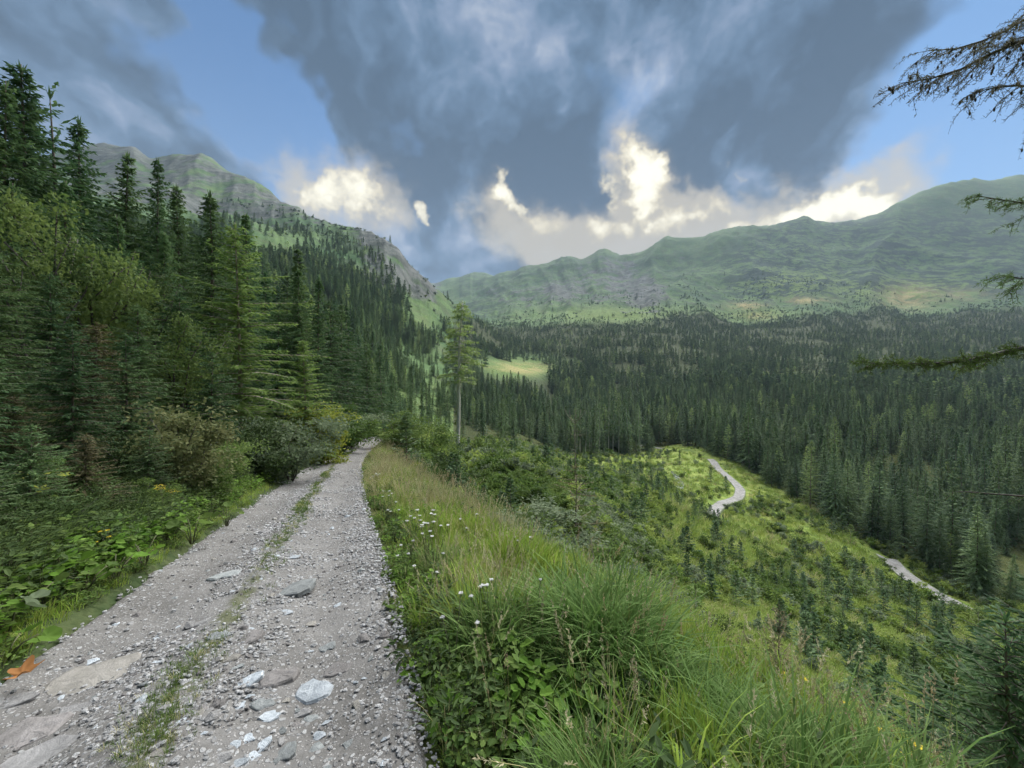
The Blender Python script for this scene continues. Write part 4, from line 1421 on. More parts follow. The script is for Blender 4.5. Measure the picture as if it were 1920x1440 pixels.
b_idx = np.where(tall, 4 + g.integers(0, 3, kb.sum()), 8 + (g.random(kb.sum()) < 0.2))
b_scl = np.where(tall, 0.35 + 0.4 * g.random(kb.sum()), 0.35 + 0.6 * g.random(kb.sum()))
P_ = np.concatenate([np.stack([fx, fy, fz - 0.4], 1)[rest], np.stack([bx, by, bz - 0.3], 1)[kb]])
I_ = np.concatenate([ii, b_idx])
S_ = np.concatenate([fh[rest], b_scl])
scatter('spruce_forest', P_, PROT + FAR[4:], I_, g.random(len(P_)) * 6.28, np.stack([S_ * 1.2, S_ * 1.2, S_ * (0.85 + 0.25 * g.random(len(S_)))], 1),
        'continuous dark spruce forest covering the valley and far slopes')
print('forest', len(fx), 'rest', rest.sum(), 'bushes', kb.sum())

# ================================================================== hillside below the track
SAPL = [pair('sapling', conifer(200 + k, 3.0, (0.85, 0.75, 0.95)[k], dz=0.24, nb=6, step=0.16, tl=0.34, tw=0.12, droop=0.25, up=0.35, hang=0.4, z0=0.05, power=0.85, nseg=5), 'bark_spruce', ('spruce', 'spruce_far', 'spruce')[k]) for k in range(3)]
LSAPL = [pair('larch_sapling', conifer(210 + k, 3.0, 0.95, dz=0.28, nb=5, step=0.16, tl=0.32, tw=0.09, droop=0.15, up=0.2, hang=0.4, z0=0.06, power=0.7, gap=0.12, nseg=5), 'bark_larch', 'larch') for k in range(2)]
BUSH = [pair('bush', leafy(220 + k, 1.6, 1.1, n=1500, leaf=0.13, stems=6, clumps=20), 'bark_dark', m_) for k, m_ in enumerate(('leaf_green', 'leaf_olive', 'leaf_grey', 'leaf_dark'))]
BUSHM = [merged('bushm', leafy(230 + k, 1.5, 1.2, n=520, leaf=0.24, stems=4, clumps=14), ('bark_dark', m_)) for k, m_ in enumerate(('leaf_green', 'leaf_olive', 'leaf_grey', 'meadow', 'leaf_green'))]
TUSS = [grass_tuft(240 + k, n=26, H=0.55, w=0.028, spread=0.30, arch=0.7, segs=3).mesh('tussock', [MATS[m_]]) for k, m_ in enumerate(('meadow', 'grass_yellow', 'grass', 'grass_dry'))]

g = np.random.default_rng(44)


def hill_points(n, y0, y1, u0=680, u1=2150, power=1.0):
    ly = math.log(y0) + (math.log(y1) - math.log(y0)) * g.random(n) ** power
    y = np.exp(ly)
    u = u0 + (u1 - u0) * g.random(n)
    x = (u - 960) / FPX * y
    s = road_s(x, y)
    ok = (s > 3.4) & (y < f_lower(np.clip(u, 840, 2600)) * 1.02) & (y > 0.6)
    return x[ok], y[ok], u[ok], s[ok]


# uneven brush and tussocks: nobody could count them
x, y, u, s = hill_points(66000, 5, 230)
z = height(x, y)
pn = fbm(x / 7, y / 7, 3)
pm = fbm(x / 16 + 40, y / 16, 3)
isb = (g.random(len(x)) < np.clip(0.07 + 1.0 * pm + 0.36 * (u < 1250) * (y > 16) + 0.3 * blob(u, row_of(y, z), 1500, 1080, 260, 60) - 0.45 * sstep(u, 1320, 1480) * (1 - sstep(y, 26, 44)), 0.02, 0.9) * 0.6)
keep = off_roads(x, y, 1.9, 2.9) & (isb | (g.random(len(x)) < 0.75))
x, y, z, u, pn, pm, isb = (q[keep] for q in (x, y, z, u, pn, pm, isb))
kind_i = np.where(isb, 4 + np.clip(((pn + 0.5) * 4 + g.normal(0, 0.9, len(x))).astype(int), 0, 4), np.where(g.random(len(x)) < 0.65, 0, g.integers(1, 4, len(x))))
scl = np.where(isb, (0.35 + 0.75 * g.random(len(x)) ** 1.5) * np.clip(y / 36, 0.4, 1.15), (0.6 + 0.9 * g.random(len(x))) * np.clip(y / 30, 0.55, 1.9))
scatter('hillside_brush', np.stack([x, y, z - 0.03], 1), TUSS + BUSHM, kind_i, g.random(len(x)) * 6.28, scl, 'yellow green brush and tussock grass on the slope below the track')

# saplings dotted over the slope, each one its own
x, y, u, s = hill_points(9000, 14, 190, 800, 1960)
z = height(x, y)
v = row_of(y, z)
d1 = np.clip(0.15 + 2.2 * fbm(x / 9, y / 9, 2), 0, 1) * np.clip(blob(u, v, 1480, 1060, 190, 55) * 1.3 + blob(u, v, 1640, 1150, 150, 60) + blob(u, v, 1100, 900, 190, 40) * 0.8 + blob(u, v, 1400, 985, 60, 20)
             + blob(u, v, 1760, 1180, 140, 70) * 1.6 + blob(u, v, 1600, 1130, 120, 45) + blob(u, v, 1240, 960, 120, 40) * 0.5 + 0.05, 0, 1)
keep = (g.random(len(x)) < d1) & off_roads(x, y, 3.2)
x, y, z, u, v = (q[keep] for q in (x, y, z, u, v))
sel, used = [], []
for i in g.permutation(len(y)):
    if all((x[i] - a) ** 2 + (y[i] - b) ** 2 > (0.6 + 0.010 * y[i]) ** 2 for a, b in used):
        used.append((x[i], y[i]))
        sel.append(i)
    if len(sel) >= 280:
        break
for n_, i in enumerate(sel):
    h = (0.45 + 0.75 * g.random()) * (0.55 + 0.5 * min(y[i] / 60, 1.3)) * (1.15 if u[i] > 1500 else 1.0)
    lv = g.random() < 0.14
    where = ('on the slope in front of the right dark stand' if u[i] > 1740 else 'on the open slope before the short road stretch' if u[i] > 1560 else
             'on the slope between the grassy lip and the winding road' if u[i] > 1400 else 'on the slope left of the winding road end' if u[i] > 1260 else
             'around the dead topped young spruce' if u[i] > 1020 else 'on the brushy slope beside the pale tall larch')
    where = ('tiny ', 'short ', 'taller ')[0 if h < 0.55 else (1 if h < 0.85 else 2)] + '|' + where
    sz_, where = where.split('|')
    if lv:
        plant('larch_sapling', LSAPL[n_ % 2], (x[i], y[i], z[i] - 0.05), sz_ + 'yellow green larch sapling ' + where, 'sapling', 'larch saplings ' + where, rz=g.random() * 6.28, sc_=h)
    else:
        plant('spruce_sapling', SAPL[n_ % 3], (x[i], y[i], z[i] - 0.05), sz_ + 'dark spruce sapling ' + where, 'sapling', 'spruce saplings ' + where, rz=g.random() * 6.28, sc_=h)

for k, (uu, yy, h) in enumerate(((1316, 71, 0.95), (1324, 69, 0.8), (1331, 70.5, 1.05), (1339, 69.5, 0.9), (1347, 71, 1.0), (1356, 72, 0.75))):
    x_, y_, z_ = pos(uu, yy)
    plant('spruce_sapling', SAPL[k % 3], (x_, y_, z_ - 0.05), ('tall ' if h > 0.92 else 'low ') + 'dark spruce sapling in the row hiding the winding road end', 'sapling', 'spruce saplings at the road end', rz=k * 1.1, sc_=h)

# rounded shrubs standing out on the slope
for k, (uu, yy, h, pi, lab) in enumerate((
        (1760, 30, 1.7, 0, 'rounded pale green shrub low on the right slope'), (1800, 40, 1.7, 2, 'grey green rounded shrub beside the dark lower stand'),
        (1480, 52, 1.2, 0, 'bright green shrub among the saplings above the road'), (1100, 80, 1.8, 0, 'green shrub in front of the bare-stemmed spruces'),
        (985, 60, 1.5, 1, 'olive shrub on the slope right of the tall larch'), (1230, 60, 1.2, 0, 'green shrub beside the narrow white stream'),
        (1560, 33, 1.0, 3, 'dark round bush alone on the yellow slope'), (1640, 36, 1.1, 3, 'small dark bush at the foot of the yellow slope'),
        (905, 45, 1.6, 0, 'leafy green shrub just right of the larch foot'), (1330, 70, 1.1, 0, 'leafy shrub hiding the near end of the winding road'),
        (1346, 69, 0.9, 3, 'dark shrub right beside the end of the winding road'), (1318, 71, 0.8, 2, 'grey shrub left of the winding road end'),
        (1668, 73, 1.0, 3, 'dark shrub at the left end of the short road stretch'), (1800, 58, 1.3, 0, 'green shrub at the right end of the short road stretch'),
        (1655, 76, 0.9, 0, 'small green shrub where the short road stretch begins'))):
    plant('shrub', BUSH[pi], pos(uu, yy), lab, 'shrub', 'shrubs on the slope', names=('stems', 'foliage'), rz=k * 1.3, sc_=h)

# ================================================================== trees and bushes along the track
SPR = [pair('spruce', conifer(300 + k, 14.0, (2.9, 2.5, 2.7, 2.2)[k], dz=0.30, nb=8, step=0.16, wob=0.36, tl=0.50, tw=0.095, droop=0.42, up=0.18, tip=0.15, hang=1.0, z0=0.03, tuft=2,
                              power=0.85, trunk_r=0.012), 'bark_spruce', 'spruce') for k in range(4)]
SPRD = [pair('spruce_dry', conifer(310 + k, 7.0, 2.2, dz=0.24, nb=8, step=0.12, tl=0.38, tw=0.062, tuft=2, droop=0.35, up=0.1, tip=0.15, hang=0.9, z0=0.02, power=0.6, gap=0.08,
                                   trunk_r=0.013), 'bark_spruce', ('spruce', 'spruce_dry')[k]) for k in range(2)]
LAR = [pair('larch', conifer(320 + k, 8.0, (2.3, 1.9)[k], dz=0.21, nb=6, step=0.11, wob=0.42, tl=0.38, tw=0.060, droop=0.20, up=0.16, tip=0.05, hang=0.75, z0=0.10, power=0.72, gap=0.08,
                             trunk_r=0.012, tuft=2), 'bark_larch', 'larch') for k in range(2)]
SPARSE = pair('sparse_larch', conifer(330, 14.0, 3.0, dz=0.75, nb=4, step=0.24, tl=0.40, tw=0.10, droop=0.2, up=0.35, tip=0.1, hang=0.8, z0=0.2, power=0.7, gap=0.2), 'bark_dark', 'spruce')
DEC = [pair('broadleaf', leafy(340 + k, 7.0, 2.6, n=9000, leaf=0.13, stems=7, clumps=60, trunk_r=0.012), 'bark_dark', ('leaf_olive', 'leaf_dark')[k]) for k in range(2)]
SHR = [pair('shrub_near', leafy(350 + k, 2.2, 1.3, n=5200, leaf=0.075, stems=8, clumps=44, trunk_r=0.010), 'bark_dark', m_) for k, m_ in enumerate(('leaf_brown', 'leaf_green', 'leaf_grey', 'leaf_dark', 'leaf_yellow', 'leaf_olive'))]


def place_top(kind, pr, u_, y_, v_top, H0, label, cat='tree', names=('trunk', 'crown'), rz=None, tilt=(0, 0), group=None, wide=1.0, sink=0.15):
    x_, yy, z_ = pos(u_, y_)
    h = (720 - v_top) / FPX * y_ - z_
    k = max(h, 0.3) / H0
    o = plant(kind, pr, (x_, yy, z_ - sink), label, cat, group, names, rz if rz is not None else (u_ * 0.7 + y_), k * wide, tilt)
    o.scale = (k * wide, k * wide, k)
    return o


LG = 'spruces above the left bank'
for a in (
    ('spruce_tree', SPR[0], 42, 26, 126, 14, 'tall dense dark spruce, highest on the left skyline', LG, 1.25),
    ('spruce_tree', SPR[1], -5, 24, 140, 14, 'dark spruce cut by the left picture edge on the skyline', LG, 1.0),
    ('spruce_tree', SPR[2], -90, 20, 110, 14, 'dark spruce just beyond the left picture edge', LG, 1.1),
    ('larch_tree', SPARSE, 108, 28, 172, 14, 'sparse larch with bare feathery top on the left skyline', None, 1.1),
    ('spruce_tree', SPR[3], 75, 30, 190, 14, 'slim spruce between the highest spruce and the sparse larch', LG, 0.9),
    ('spruce_tree', SPR[1], 160, 31, 222, 14, 'narrow spruce right of the sparse larch on the skyline', LG, 1.0),
    ('spruce_tree', SPR[2], 226, 33, 280, 14, 'spruce with its top against the grey peak', LG, 1.1),
    ('spruce_tree', SPR[3], 300, 34, 292, 14, 'slender spruce with spiky top before the grey mountain', LG, 0.8),
    ('spruce_tree', SPR[0], 343, 40, 347, 14, 'dark spruce top just below the mountain shoulder', LG, 1.0),
    ('spruce_tree', SPR[1], 392, 27, 358, 14, 'broad spruce left of the bright green larch', LG, 1.1),
    ('spruce_tree', SPR[2], 225, 19, 400, 14, 'spruce in the thicket under the slender skyline spruce', LG, 1.0),
    ('spruce_tree', SPR[0], 300, 22, 430, 14, 'spruce with a visible trunk behind the olive broadleaf tree', LG, 1.0),
    ('spruce_tree', SPR[3], 470, 36, 400, 14, 'spruce rising behind the bright green larch', LG, 1.0),
    ('spruce_tree', SPR[2], 563, 25, 498, 14, 'spruce with open branches right of the bright larch', LG, 0.85),
    ('spruce_tree', SPR[1], 600, 29, 512, 14, 'slim spruce, rightmost of the tall ones above the track', LG, 0.8),
    ('spruce_tree', SPR[0], 20, 13, 330, 14, 'huge dark spruce filling the left edge of the picture', LG, 1.0),
    ('spruce_tree', SPR[3], 130, 15, 330, 14, 'dark spruce behind the olive broadleaf tree on the left', LG, 1.0),
    ('spruce_tree', SPRD[0], -20, 7.5, 440, 7, 'dark spruce close to the track at the left edge', LG, 1.0),
    ('spruce_tree', SPRD[0], 90, 9.0, 500, 7, 'low-branched dark spruce in the shade of the left bank', LG, 1.0),
    ('spruce_tree', SPRD[1], 175, 8.2, 590, 7, 'half dry spruce with brown lower boughs on the left bank', LG, 1.0),
    ('spruce_tree', SPRD[0], 265, 10.5, 560, 7, 'short dark spruce behind the brown leafed bush', LG, 0.95),
    ('spruce_tree', SPRD[1], 30, 5.6, 720, 7, 'small dry spruce low at the left edge', LG, 1.0),
    ('spruce_tree', SPRD[0], 130, 6.4, 600, 7, 'bushy dark spruce with boughs down to the left verge', LG, 0.95),
    ('spruce_tree', SPRD[0], 235, 7.6, 610, 7, 'bushy spruce just left of the reddish bush', LG, 0.9),
    ('spruce_tree', SPRD[0], 55, 4.3, 770, 7, 'low bushy spruce with boughs over the bright verge leaves', LG, 1.1),
    ('spruce_tree', SPRD[1], 165, 5.1, 790, 7, 'low brownish spruce between the left verge leaves and thicket', LG, 1.1),
    ('spruce_tree', SPRD[0], 275, 6.3, 790, 7, 'low dark spruce directly above the yellow flower heads', LG, 1.1),
    ('spruce_tree', SPRD[0], -40, 3.6, 800, 7, 'low bushy spruce at the left edge above the grey leaf', LG, 1.1),
    ('spruce_tree', SPRD[0], -60, 5.2, 560, 7, 'bushy dark spruce mostly beyond the left edge', LG, 1.0),
    ('spruce_tree', SPRD[0], 395, 11, 650, 7, 'low bushy spruce right of the reddish bush', LG, 0.9),
    ('spruce_tree', SPRD[0], 340, 13, 540, 7, 'dark young spruce left of the bright larch trunk', LG, 1.0),
    ('spruce_tree', SPRD[0], 625, 34, 560, 7, 'dark spruce at the far end of the left tree row', LG, 0.8),
    ('spruce_tree', SPRD[0], 520, 24, 560, 7, 'dark spruce in the gap right of the bright larch', LG, 0.9),
    ('spruce_tree', SPRD[0], 650, 45, 610, 7, 'spruce where the track bends out of sight', LG, 0.8),
    ('spruce_tree', SPRD[0], 690, 52, 640, 7, 'last spruce left of the track bend', LG, 0.8),
):
    place_top(a[0], a[1], a[2], a[3], a[4], a[5], a[6], 'tree', group=a[7], wide=a[8])
place_top('larch_tree', LAR[0], 452, 15.5, 420, 8, 'bright green feathery larch leaning over the left verge', 'tree', tilt=(0.0, 0.05), wide=0.95)
place_top('larch_tree', LAR[1], 575, 18, 632, 8, 'young yellow green larch at the left verge', 'tree', wide=1.1)
place_top('broadleaf_tree', DEC[0], 165, 12.5, 330, 7, 'olive leaved broadleaf tree in the left thicket', 'tree', wide=0.85)
place_top('broadleaf_tree', DEC[1], 60, 10.5, 380, 7, 'dark leaved broadleaf tree at the left edge thicket', 'tree', wide=0.8)
place_top('broadleaf_tree', DEC[0], 330, 12.0, 560, 7, 'small glossy broadleaf tree beside the bright larch', 'tree', wide=0.9)
place_top('broadleaf_tree', DEC[1], 260, 14, 470, 7, 'dark broadleaf tree behind the olive one', 'tree', wide=0.8)
SN = ('stems', 'foliage')
for k, (mi, uu, yy, vt, lab, wd) in enumerate((
        (0, 345, 7.4, 725, 'reddish brown leafed bush leaning over the left verge', 1.05),
        (3, 215, 6.6, 790, 'dark bush left of the reddish brown bush', 1.1),
        (1, 110, 5.4, 830, 'green bush above the large leaves on the left', 1.0),
        (3, 20, 4.6, 850, 'dark leafy bush at the very left edge of the bank', 1.0),
        (2, 545, 12.5, 762, 'grey green bush at the left verge before the bend', 1.3),
        (3, 150, 5.0, 850, 'dark bush overhanging the bright verge leaves', 1.2),
        (3, 60, 4.2, 880, 'dark low bush behind the grey green leaf', 1.2),
        (1, 390, 7.6, 850, 'green bush right of the reddish brown bush', 1.2),
        (3, 470, 11.5, 770, 'dark bush under the bright green larch', 1.2),
        (4, 600, 19, 745, 'yellow leafed bush under the young larch', 1.3),
        (1, 640, 25, 748, 'rounded green bush at the left side of the bend', 1.4),
        (2, 660, 31, 765, 'grey bush closing the view at the track bend', 1.3),
        (5, 415, 9.6, 800, 'olive bush behind the left verge herbs', 1.1),
        (1, 280, 6.0, 870, 'low leafy bush at the foot of the brown bush', 1.1),
        (1, 745, 30, 762, 'rounded green bush right of the track bend', 1.5),
        (1, 790, 34, 772, 'leafy bush between the track sapling and the tall larch', 1.5),
        (3, 838, 20, 835, 'dark green bush below the tall pale larch', 1.2),
        (1, 822, 16, 862, 'low green bush on the bank in front of the dark bush', 1.2),
        (4, 780, 19, 858, 'yellow green bush beside the track sapling', 1.0),
        (2, 1000, 7.6, 940, 'grey green willow bush at the grassy lip', 1.9),
        (2, 1085, 6.2, 1000, 'pale willow bush, nearer of the two at the lip', 1.8),
        (5, 950, 9.6, 925, 'brownish bush at the lip behind the dry grass', 1.4),
        (2, 1180, 5.1, 1060, 'blue green shrub behind the lush grass', 1.2),
        (2, 1275, 4.6, 1095, 'small blue green shrub right of the lush grass', 1.1),
        (5, 1330, 5.4, 1160, 'dim olive shrub just over the lip on the right', 1.2),
        (1, 1130, 11, 985, 'leafy green shrub below the dead topped young spruce', 1.3),
        (0, 1420, 5.2, 1190, 'brown leafed shrub at the lip beside the brown sapling', 1.1))):
    place_top('bush', SHR[mi], uu, yy, vt, 2.2, lab, 'bush', SN, rz=k * 1.7, wide=wd, group='bushes along the track')

# young conifers at the right verge
place_top('spruce_sapling', SAPL[0], 763, 21, 768, 3.0, 'young yellow green spruce at the right verge of the track', 'sapling', wide=1.25)
place_top('larch_sapling', LSAPL[0], 1215, 5.6, 1060, 3.0, 'small larch sapling among the blue green shrubs', 'sapling', wide=0.9)
place_top('larch_sapling', LSAPL[1], 1300, 6.2, 1080, 3.0, 'slim larch sapling at the lip above the slope', 'sapling', wide=0.9)
BROWN = pair('brown_sapling', conifer(360, 3.0, 0.9, dz=0.2, nb=6, step=0.085, tl=0.2, tw=0.022, droop=0.2, up=0.3, hang=0.35, z0=0.05, power=0.75, gap=0.12), 'bark_spruce', 'spruce_dry')
place_top('spruce_sapling', BROWN, 1462, 4.8, 1112, 3.0, 'brownish spruce sapling with bare leader at the lip', 'sapling', wide=0.85)
DARKS = pair('dark_sapling', conifer(361, 4.0, 1.3, dz=0.17, nb=8, step=0.07, tl=0.24, tw=0.028, droop=0.25, up=0.25, hang=0.5, z0=0.05, power=0.75, tuft=2), 'bark_spruce', 'spruce')
place_top('spruce_sapling', DARKS, 1905, 5.0, 1130, 4.0, 'dark young spruce in the bottom right corner', 'sapling', wide=1.15)
place_top('spruce_sapling', DARKS, 2000, 5.2, 1030, 4.0, 'dark young spruce just beyond the right corner', 'sapling', wide=1.1)
place_top('spruce_sapling', DARKS, 1835, 7.0, 1205, 4.0, 'dark young spruce behind the corner one on the right', 'sapling', wide=1.0)

# young spruce with a dead, forked top
def dead_top():
    T, C = conifer(370, 2.6, 0.95, dz=0.26, nb=5, step=0.10, tl=0.26, tw=0.030, droop=0.2, up=0.15, hang=0.5, z0=0.1, power=0.45, gap=0.2, trunk_r=0.012)
    D = Geo()
    g = np.random.default_rng(9)
    D.tube([(0, 0, 2.2), (0.02, 0, 3.0), (0.0, 0.02, 3.9), (0.03, 0, 4.6)], [0.022, 0.015, 0.010, 0.005], 5)
    for k in range(16):
        z_ = 2.5 + 1.5 * g.random()
        a = g.random() * 6.28
        L = 0.35 * (0.5 + g.random()) * (1.2 - (z_ - 2.5) / 2.5)
        o = np.array([math.cos(a), math.sin(a), 0])
        D.tube([(0.01, 0, z_), tuple(o * L * 0.6 + np.array([0, 0, z_ - 0.03])), tuple(o * L + np.array([0, 0, z_ + 0.03]))], [0.007, 0.005, 0.002], 4)
    for sx in (-1, 1):
        for q in (1.0, 0.55):
            D.tube([(0, 0, 3.95 + 0.2 * q), (sx * 0.16 * q, 0.02, 4.02 + 0.2 * q), (sx * 0.30 * q, 0, 4.22 + 0.2 * q), (sx * 0.36 * q, 0, 4.50 + 0.1 * q)], [0.012, 0.010, 0.007, 0.003], 4)
    root = plant('spruce_sapling', (T.mesh('deadtop_trunk', [MATS['bark_spruce']], True), C.mesh('deadtop_crown', [MATS['spruce_dry']]), D.mesh('dead_top', [MATS['bark_larch']], True)),
                 (0, 0, 0), 'young spruce with a dead bare forked top on the slope', 'sapling', names=('trunk', 'crown', 'dead_top'))
    x_, y_, z_ = pos(1078, 17.5)
    h = (720 - 762) / FPX * 17.5 - z_
    root.location = (x_, y_, z_ - 0.05)
    k = h / 4.62
    root.scale = (k, k, k)


dead_top()


# ------------------------------------------------------------------ the tall pale larch by the track
def tall_larch():
    x_, y_, z_ = pos(857, 58)
    top = (720 - 560) / FPX * 58
    H = top - z_
    g = np.random.default_rng(3)
    T, C = Geo(), Geo()
    q = np.linspace(0, 1, 12)
    ax = np.stack([0.75 * q ** 1.3 + 0.12 * np.sin(q * 7), 0 * q, H * q], 1)
    T.tube(ax, 0.24 * (1 - q) ** 0.7 + 0.04, 8)
    at = lambda zz: np.array([np.interp(zz, ax[:, 2], ax[:, 0]), 0, zz])
    B = Geo()
    for k in range(130):
        rel = g.random() ** 0.95
        zz = H * (0.46 + 0.53 * rel)
        if g.random() < 0.25 * (1 - rel):
            continue
        a = g.random() * 6.283
        L = (3.4 * (1 - rel) ** 0.6 * (0.55 + 0.45 * min(1, rel * 6)) + 0.55) * (0.55 + 0.5 * g.random())
        out = np.array([math.cos(a), math.sin(a), 0])
        sd = np.array([-math.sin(a), math.cos(a), 0])
        o = at(zz)
        cv = lambda f: o + out * (L * f)[:, None] + np.array([0, 0, 1.0]) * (L * (0.12 * f - 0.42 * f ** 2 + 0.2 * f ** 3))[:, None]
        B.tube(cv(np.linspace(0, 1, 5)), np.array([0.045, 0.03, 0.02, 0.012, 0.004]) * (0.4 + 0.3 * L), 4)
        m = int(L / 0.048)
        f = g.random(m) ** 0.6
        p = cv(f) + g.normal(0, 0.07, (m, 3))
        d = unit(out[None] * 0.5 + sd[None] * (g.random(m) * 2 - 1)[:, None] + np.array([0, 0, 1.0]) * (0.15 - 0.8 * g.random(m))[:, None])
        C.leaves(p, d, unit(np.cross(d, g.normal(0, 1, (m, 3)))), 0.55 * (0.4 + 0.8 * g.random(m)), 0.11)
    for k in range(14):                       # dead stubs on the bare stem
        zz = H * (0.1 + 0.42 * g.random())
        a = g.random() * 6.283
        L = 0.25 + 0.9 * g.random() * (zz / H)
        out = np.array([math.cos(a), math.sin(a), -0.15])
        B.tube(np.stack([at(zz), at(zz) + out * L * 0.5, at(zz) + out * L]), [0.03, 0.02, 0.006], 4)
    plant('larch_tree', (T.mesh('tall_larch_trunk', [MATS['bark_pale']], True), B.mesh('tall_larch_branches', [MATS['bark_pale']], True), C.mesh('tall_larch_crown', [MATS['larch_far']])),
          (x_, y_, z_ - 0.3), 'tall thin larch with a bare pale trunk beside the track', 'tree', names=('trunk', 'branches', 'crown'))


tall_larch()


# ------------------------------------------------------------------ larch standing just out of the frame on the right, its boughs hang in
def overhanging_larch():
    bx_, by_ = 5.9, 3.4
    bz_ = hz(bx_, by_)
    root = bpy.data.objects.new('larch_tree', None)
    COL.objects.link(root)
    root.location = (bx_, by_, bz_ - 0.2)
    tag(root, 'larch at the right edge with bare drooping boughs hanging into view', 'tree')
    T = Geo()
    Ht = 14.0
    q = np.linspace(0, 1, 10)
    T.tube(np.stack([0.1 * np.sin(q * 5), 0.1 * np.cos(q * 4) - 0.1, Ht * q], 1), 0.17 * (1 - q) ** 0.8 + 0.01, 10)
    link('trunk', T.mesh('edge_larch_trunk', [MATS['bark_larch']], True), root)
    base = Vector(root.location)
    at = lambda u_, v_, y_: np.array([(u_ - 960) / FPX * y_, y_, (720 - v_) / FPX * y_]) - np.array(base)

    def bough(pts, r0, seed, dens, tl, needle, leafmat, hang, wood='bark_dark', cones=0.0, nd=1.0, side=1.0):
        g = np.random.default_rng(seed)
        pts = np.array(pts)
        k = len(pts)
        L = np.concatenate([[0], np.cumsum(np.linalg.norm(np.diff(pts, axis=0), axis=1))])
        ev = lambda s_: np.stack([pchip(L, pts[:, c])(s_) for c in range(3)], -1)
        B, Nn = Geo(), Geo()
        ss = np.linspace(0, L[-1], 12)
        B.tube(ev(ss), r0 * (1 - ss / L[-1]) ** 0.8 + 0.003, 6)

        def twig(p, d, l, r, depth):
            n_ = 5
            f = np.linspace(0, 1, n_)
            side_ = unit(g.normal(0, 1, 3))
            c = p + d[None] * (l * f)[:, None] + np.array([0, 0, -1.0])[None] * (hang * l * f ** 2)[:, None] + side_ * (0.06 * l * np.sin(f * 3))[:, None]
            B.tube(c, r * np.linspace(1, 0.35, n_), 4)
            m = int(l * nd / 0.006)
            ff = g.random(m)
            pp = np.stack([np.interp(ff, f, c[:, i]) for i in range(3)], -1)
            t = unit(c[-1] - c[0])
            dd = unit(t[None] * 0.5 + g.normal(0, 0.75, (m, 3)))
            Nn.leaves(pp, dd, unit(np.cross(dd, g.normal(0, 1, (m, 3)))), needle * (0.6 + 0.7 * g.random(m)), needle * 0.14)
            if cones and g.random() < cones:
                for z_ in range(3):
                    q0 = np.interp(g.random(), f, np.arange(n_))
                    cc = c[int(q0)] + np.array([0, 0, -0.012])
                    B.tube(np.stack([cc + [0, 0, 0.016], cc + [0, 0, 0.006], cc - [0, 0, 0.010], cc - [0, 0, 0.018]]), [0.003, 0.008, 0.007, 0.002], 6)
            if depth:
                for q_ in range(3 + int(l * 5)):
                    i = 0.15 + 0.8 * g.random()
                    pq = np.array([np.interp(i, f, c[:, e]) for e in range(3)])
                    a = unit(t + unit(g.normal(0, 1, 3)) * 0.9 + np.array([0, 0, -0.25]))
                    twig(pq, a, l * (0.25 + 0.35 * g.random()), r * 0.6, depth - 1)
        nt = int(L[-1] * dens)
        for i in range(nt):
            s_ = L[-1] * (0.04 + 0.95 * (i + g.random()) / nt)
            p = ev(np.array([s_]))[0]
            t = unit(ev(np.array([min(s_ + 0.05, L[-1])]))[0] - ev(np.array([s_ - 0.05]))[0])
            sd = unit(np.cross(t, [0, 0, 1.0])) * (1 if i % 2 else -1) * side
            d = unit(t * (0.75 + 0.4 * g.random()) + sd * (0.15 + 0.75 * g.random()) + np.array([0, 0, g.normal(0.0, 0.30)]))
            twig(p, d, tl * (0.45 + 0.75 * g.random()) * (1.1 - 0.55 * s_ / L[-1]), 0.0042, 1)
        twig(ev(np.array([L[-1] - 0.02]))[0], unit(pts[-1] - pts[-2]), tl * 0.5, 0.003, 1)
        b = link('bough', B.mesh('bough', [MATS[wood]], True), root)
        link('needles', Nn.mesh('needles', [MATS[leafmat]]), b)

    bough([at(2250, 40, 3.5), at(2080, 20, 3.5), at(1960, 60, 3.45), at(1860, 100, 3.4), at(1770, 142, 3.4), at(1690, 156, 3.4)], 0.024, 1, 26, 0.46, 0.030, 'spruce_dry', 0.35, cones=0.12)
    bough([at(2250, 60, 3.9), at(2060, 30, 3.9), at(1950, 30, 3.9), at(1880, 60, 3.8), at(1790, 92, 3.8), at(1740, 95, 3.8)], 0.020, 2, 24, 0.42, 0.028, 'spruce_dry', 0.15, cones=0.06)
    bough([at(2250, 180, 3.3), at(2060, 160, 3.3), at(1960, 165, 3.3), at(1900, 160, 3.3), at(1830, 172, 3.3)], 0.018, 3, 22, 0.40, 0.028, 'spruce_dry', 0.6, cones=0.2)
    bough([at(2250, 380, 3.9), at(2080, 370, 3.9), at(1970, 385, 3.9), at(1900, 378, 3.9), at(1838, 368, 3.9)], 0.016, 4, 18, 0.34, 0.034, 'spruce', 0.25, nd=1.5)
    bough([at(2250, 520, 3.6), at(2080, 505, 3.6), at(1980, 520, 3.6), at(1915, 522, 3.6), at(1880, 516, 3.6)], 0.014, 5, 18, 0.30, 0.036, 'spruce', 0.4, nd=1.7)
    bough([at(2260, 625, 3.4), at(2050, 640, 3.4), at(1920, 652, 3.4), at(1850, 668, 3.4), at(1760, 682, 3.4), at(1680, 682, 3.4), at(1622, 680, 3.4)], 0.030, 6, 28, 0.24, 0.034, 'leaf_olive', 0.10, nd=2.2, side=0.55)
    # the rest of its boughs, outside the frame
    for k in range(9):
        a = 0.3 + k * 0.7
        z_ = 2.5 + k * 1.15
        if math.cos(a) < -0.35:
            continue
        o = np.array([math.cos(a), math.sin(a), 0])
        bough([np.array([0, 0, z_]), o * 0.8 + np.array([0, 0, z_ - 0.02]), o * 1.7 + np.array([0, 0, z_ - 0.15])], 0.02, 20 + k, 5, 0.4, 0.03, 'spruce', 0.4, nd=0.5)


overhanging_larch()

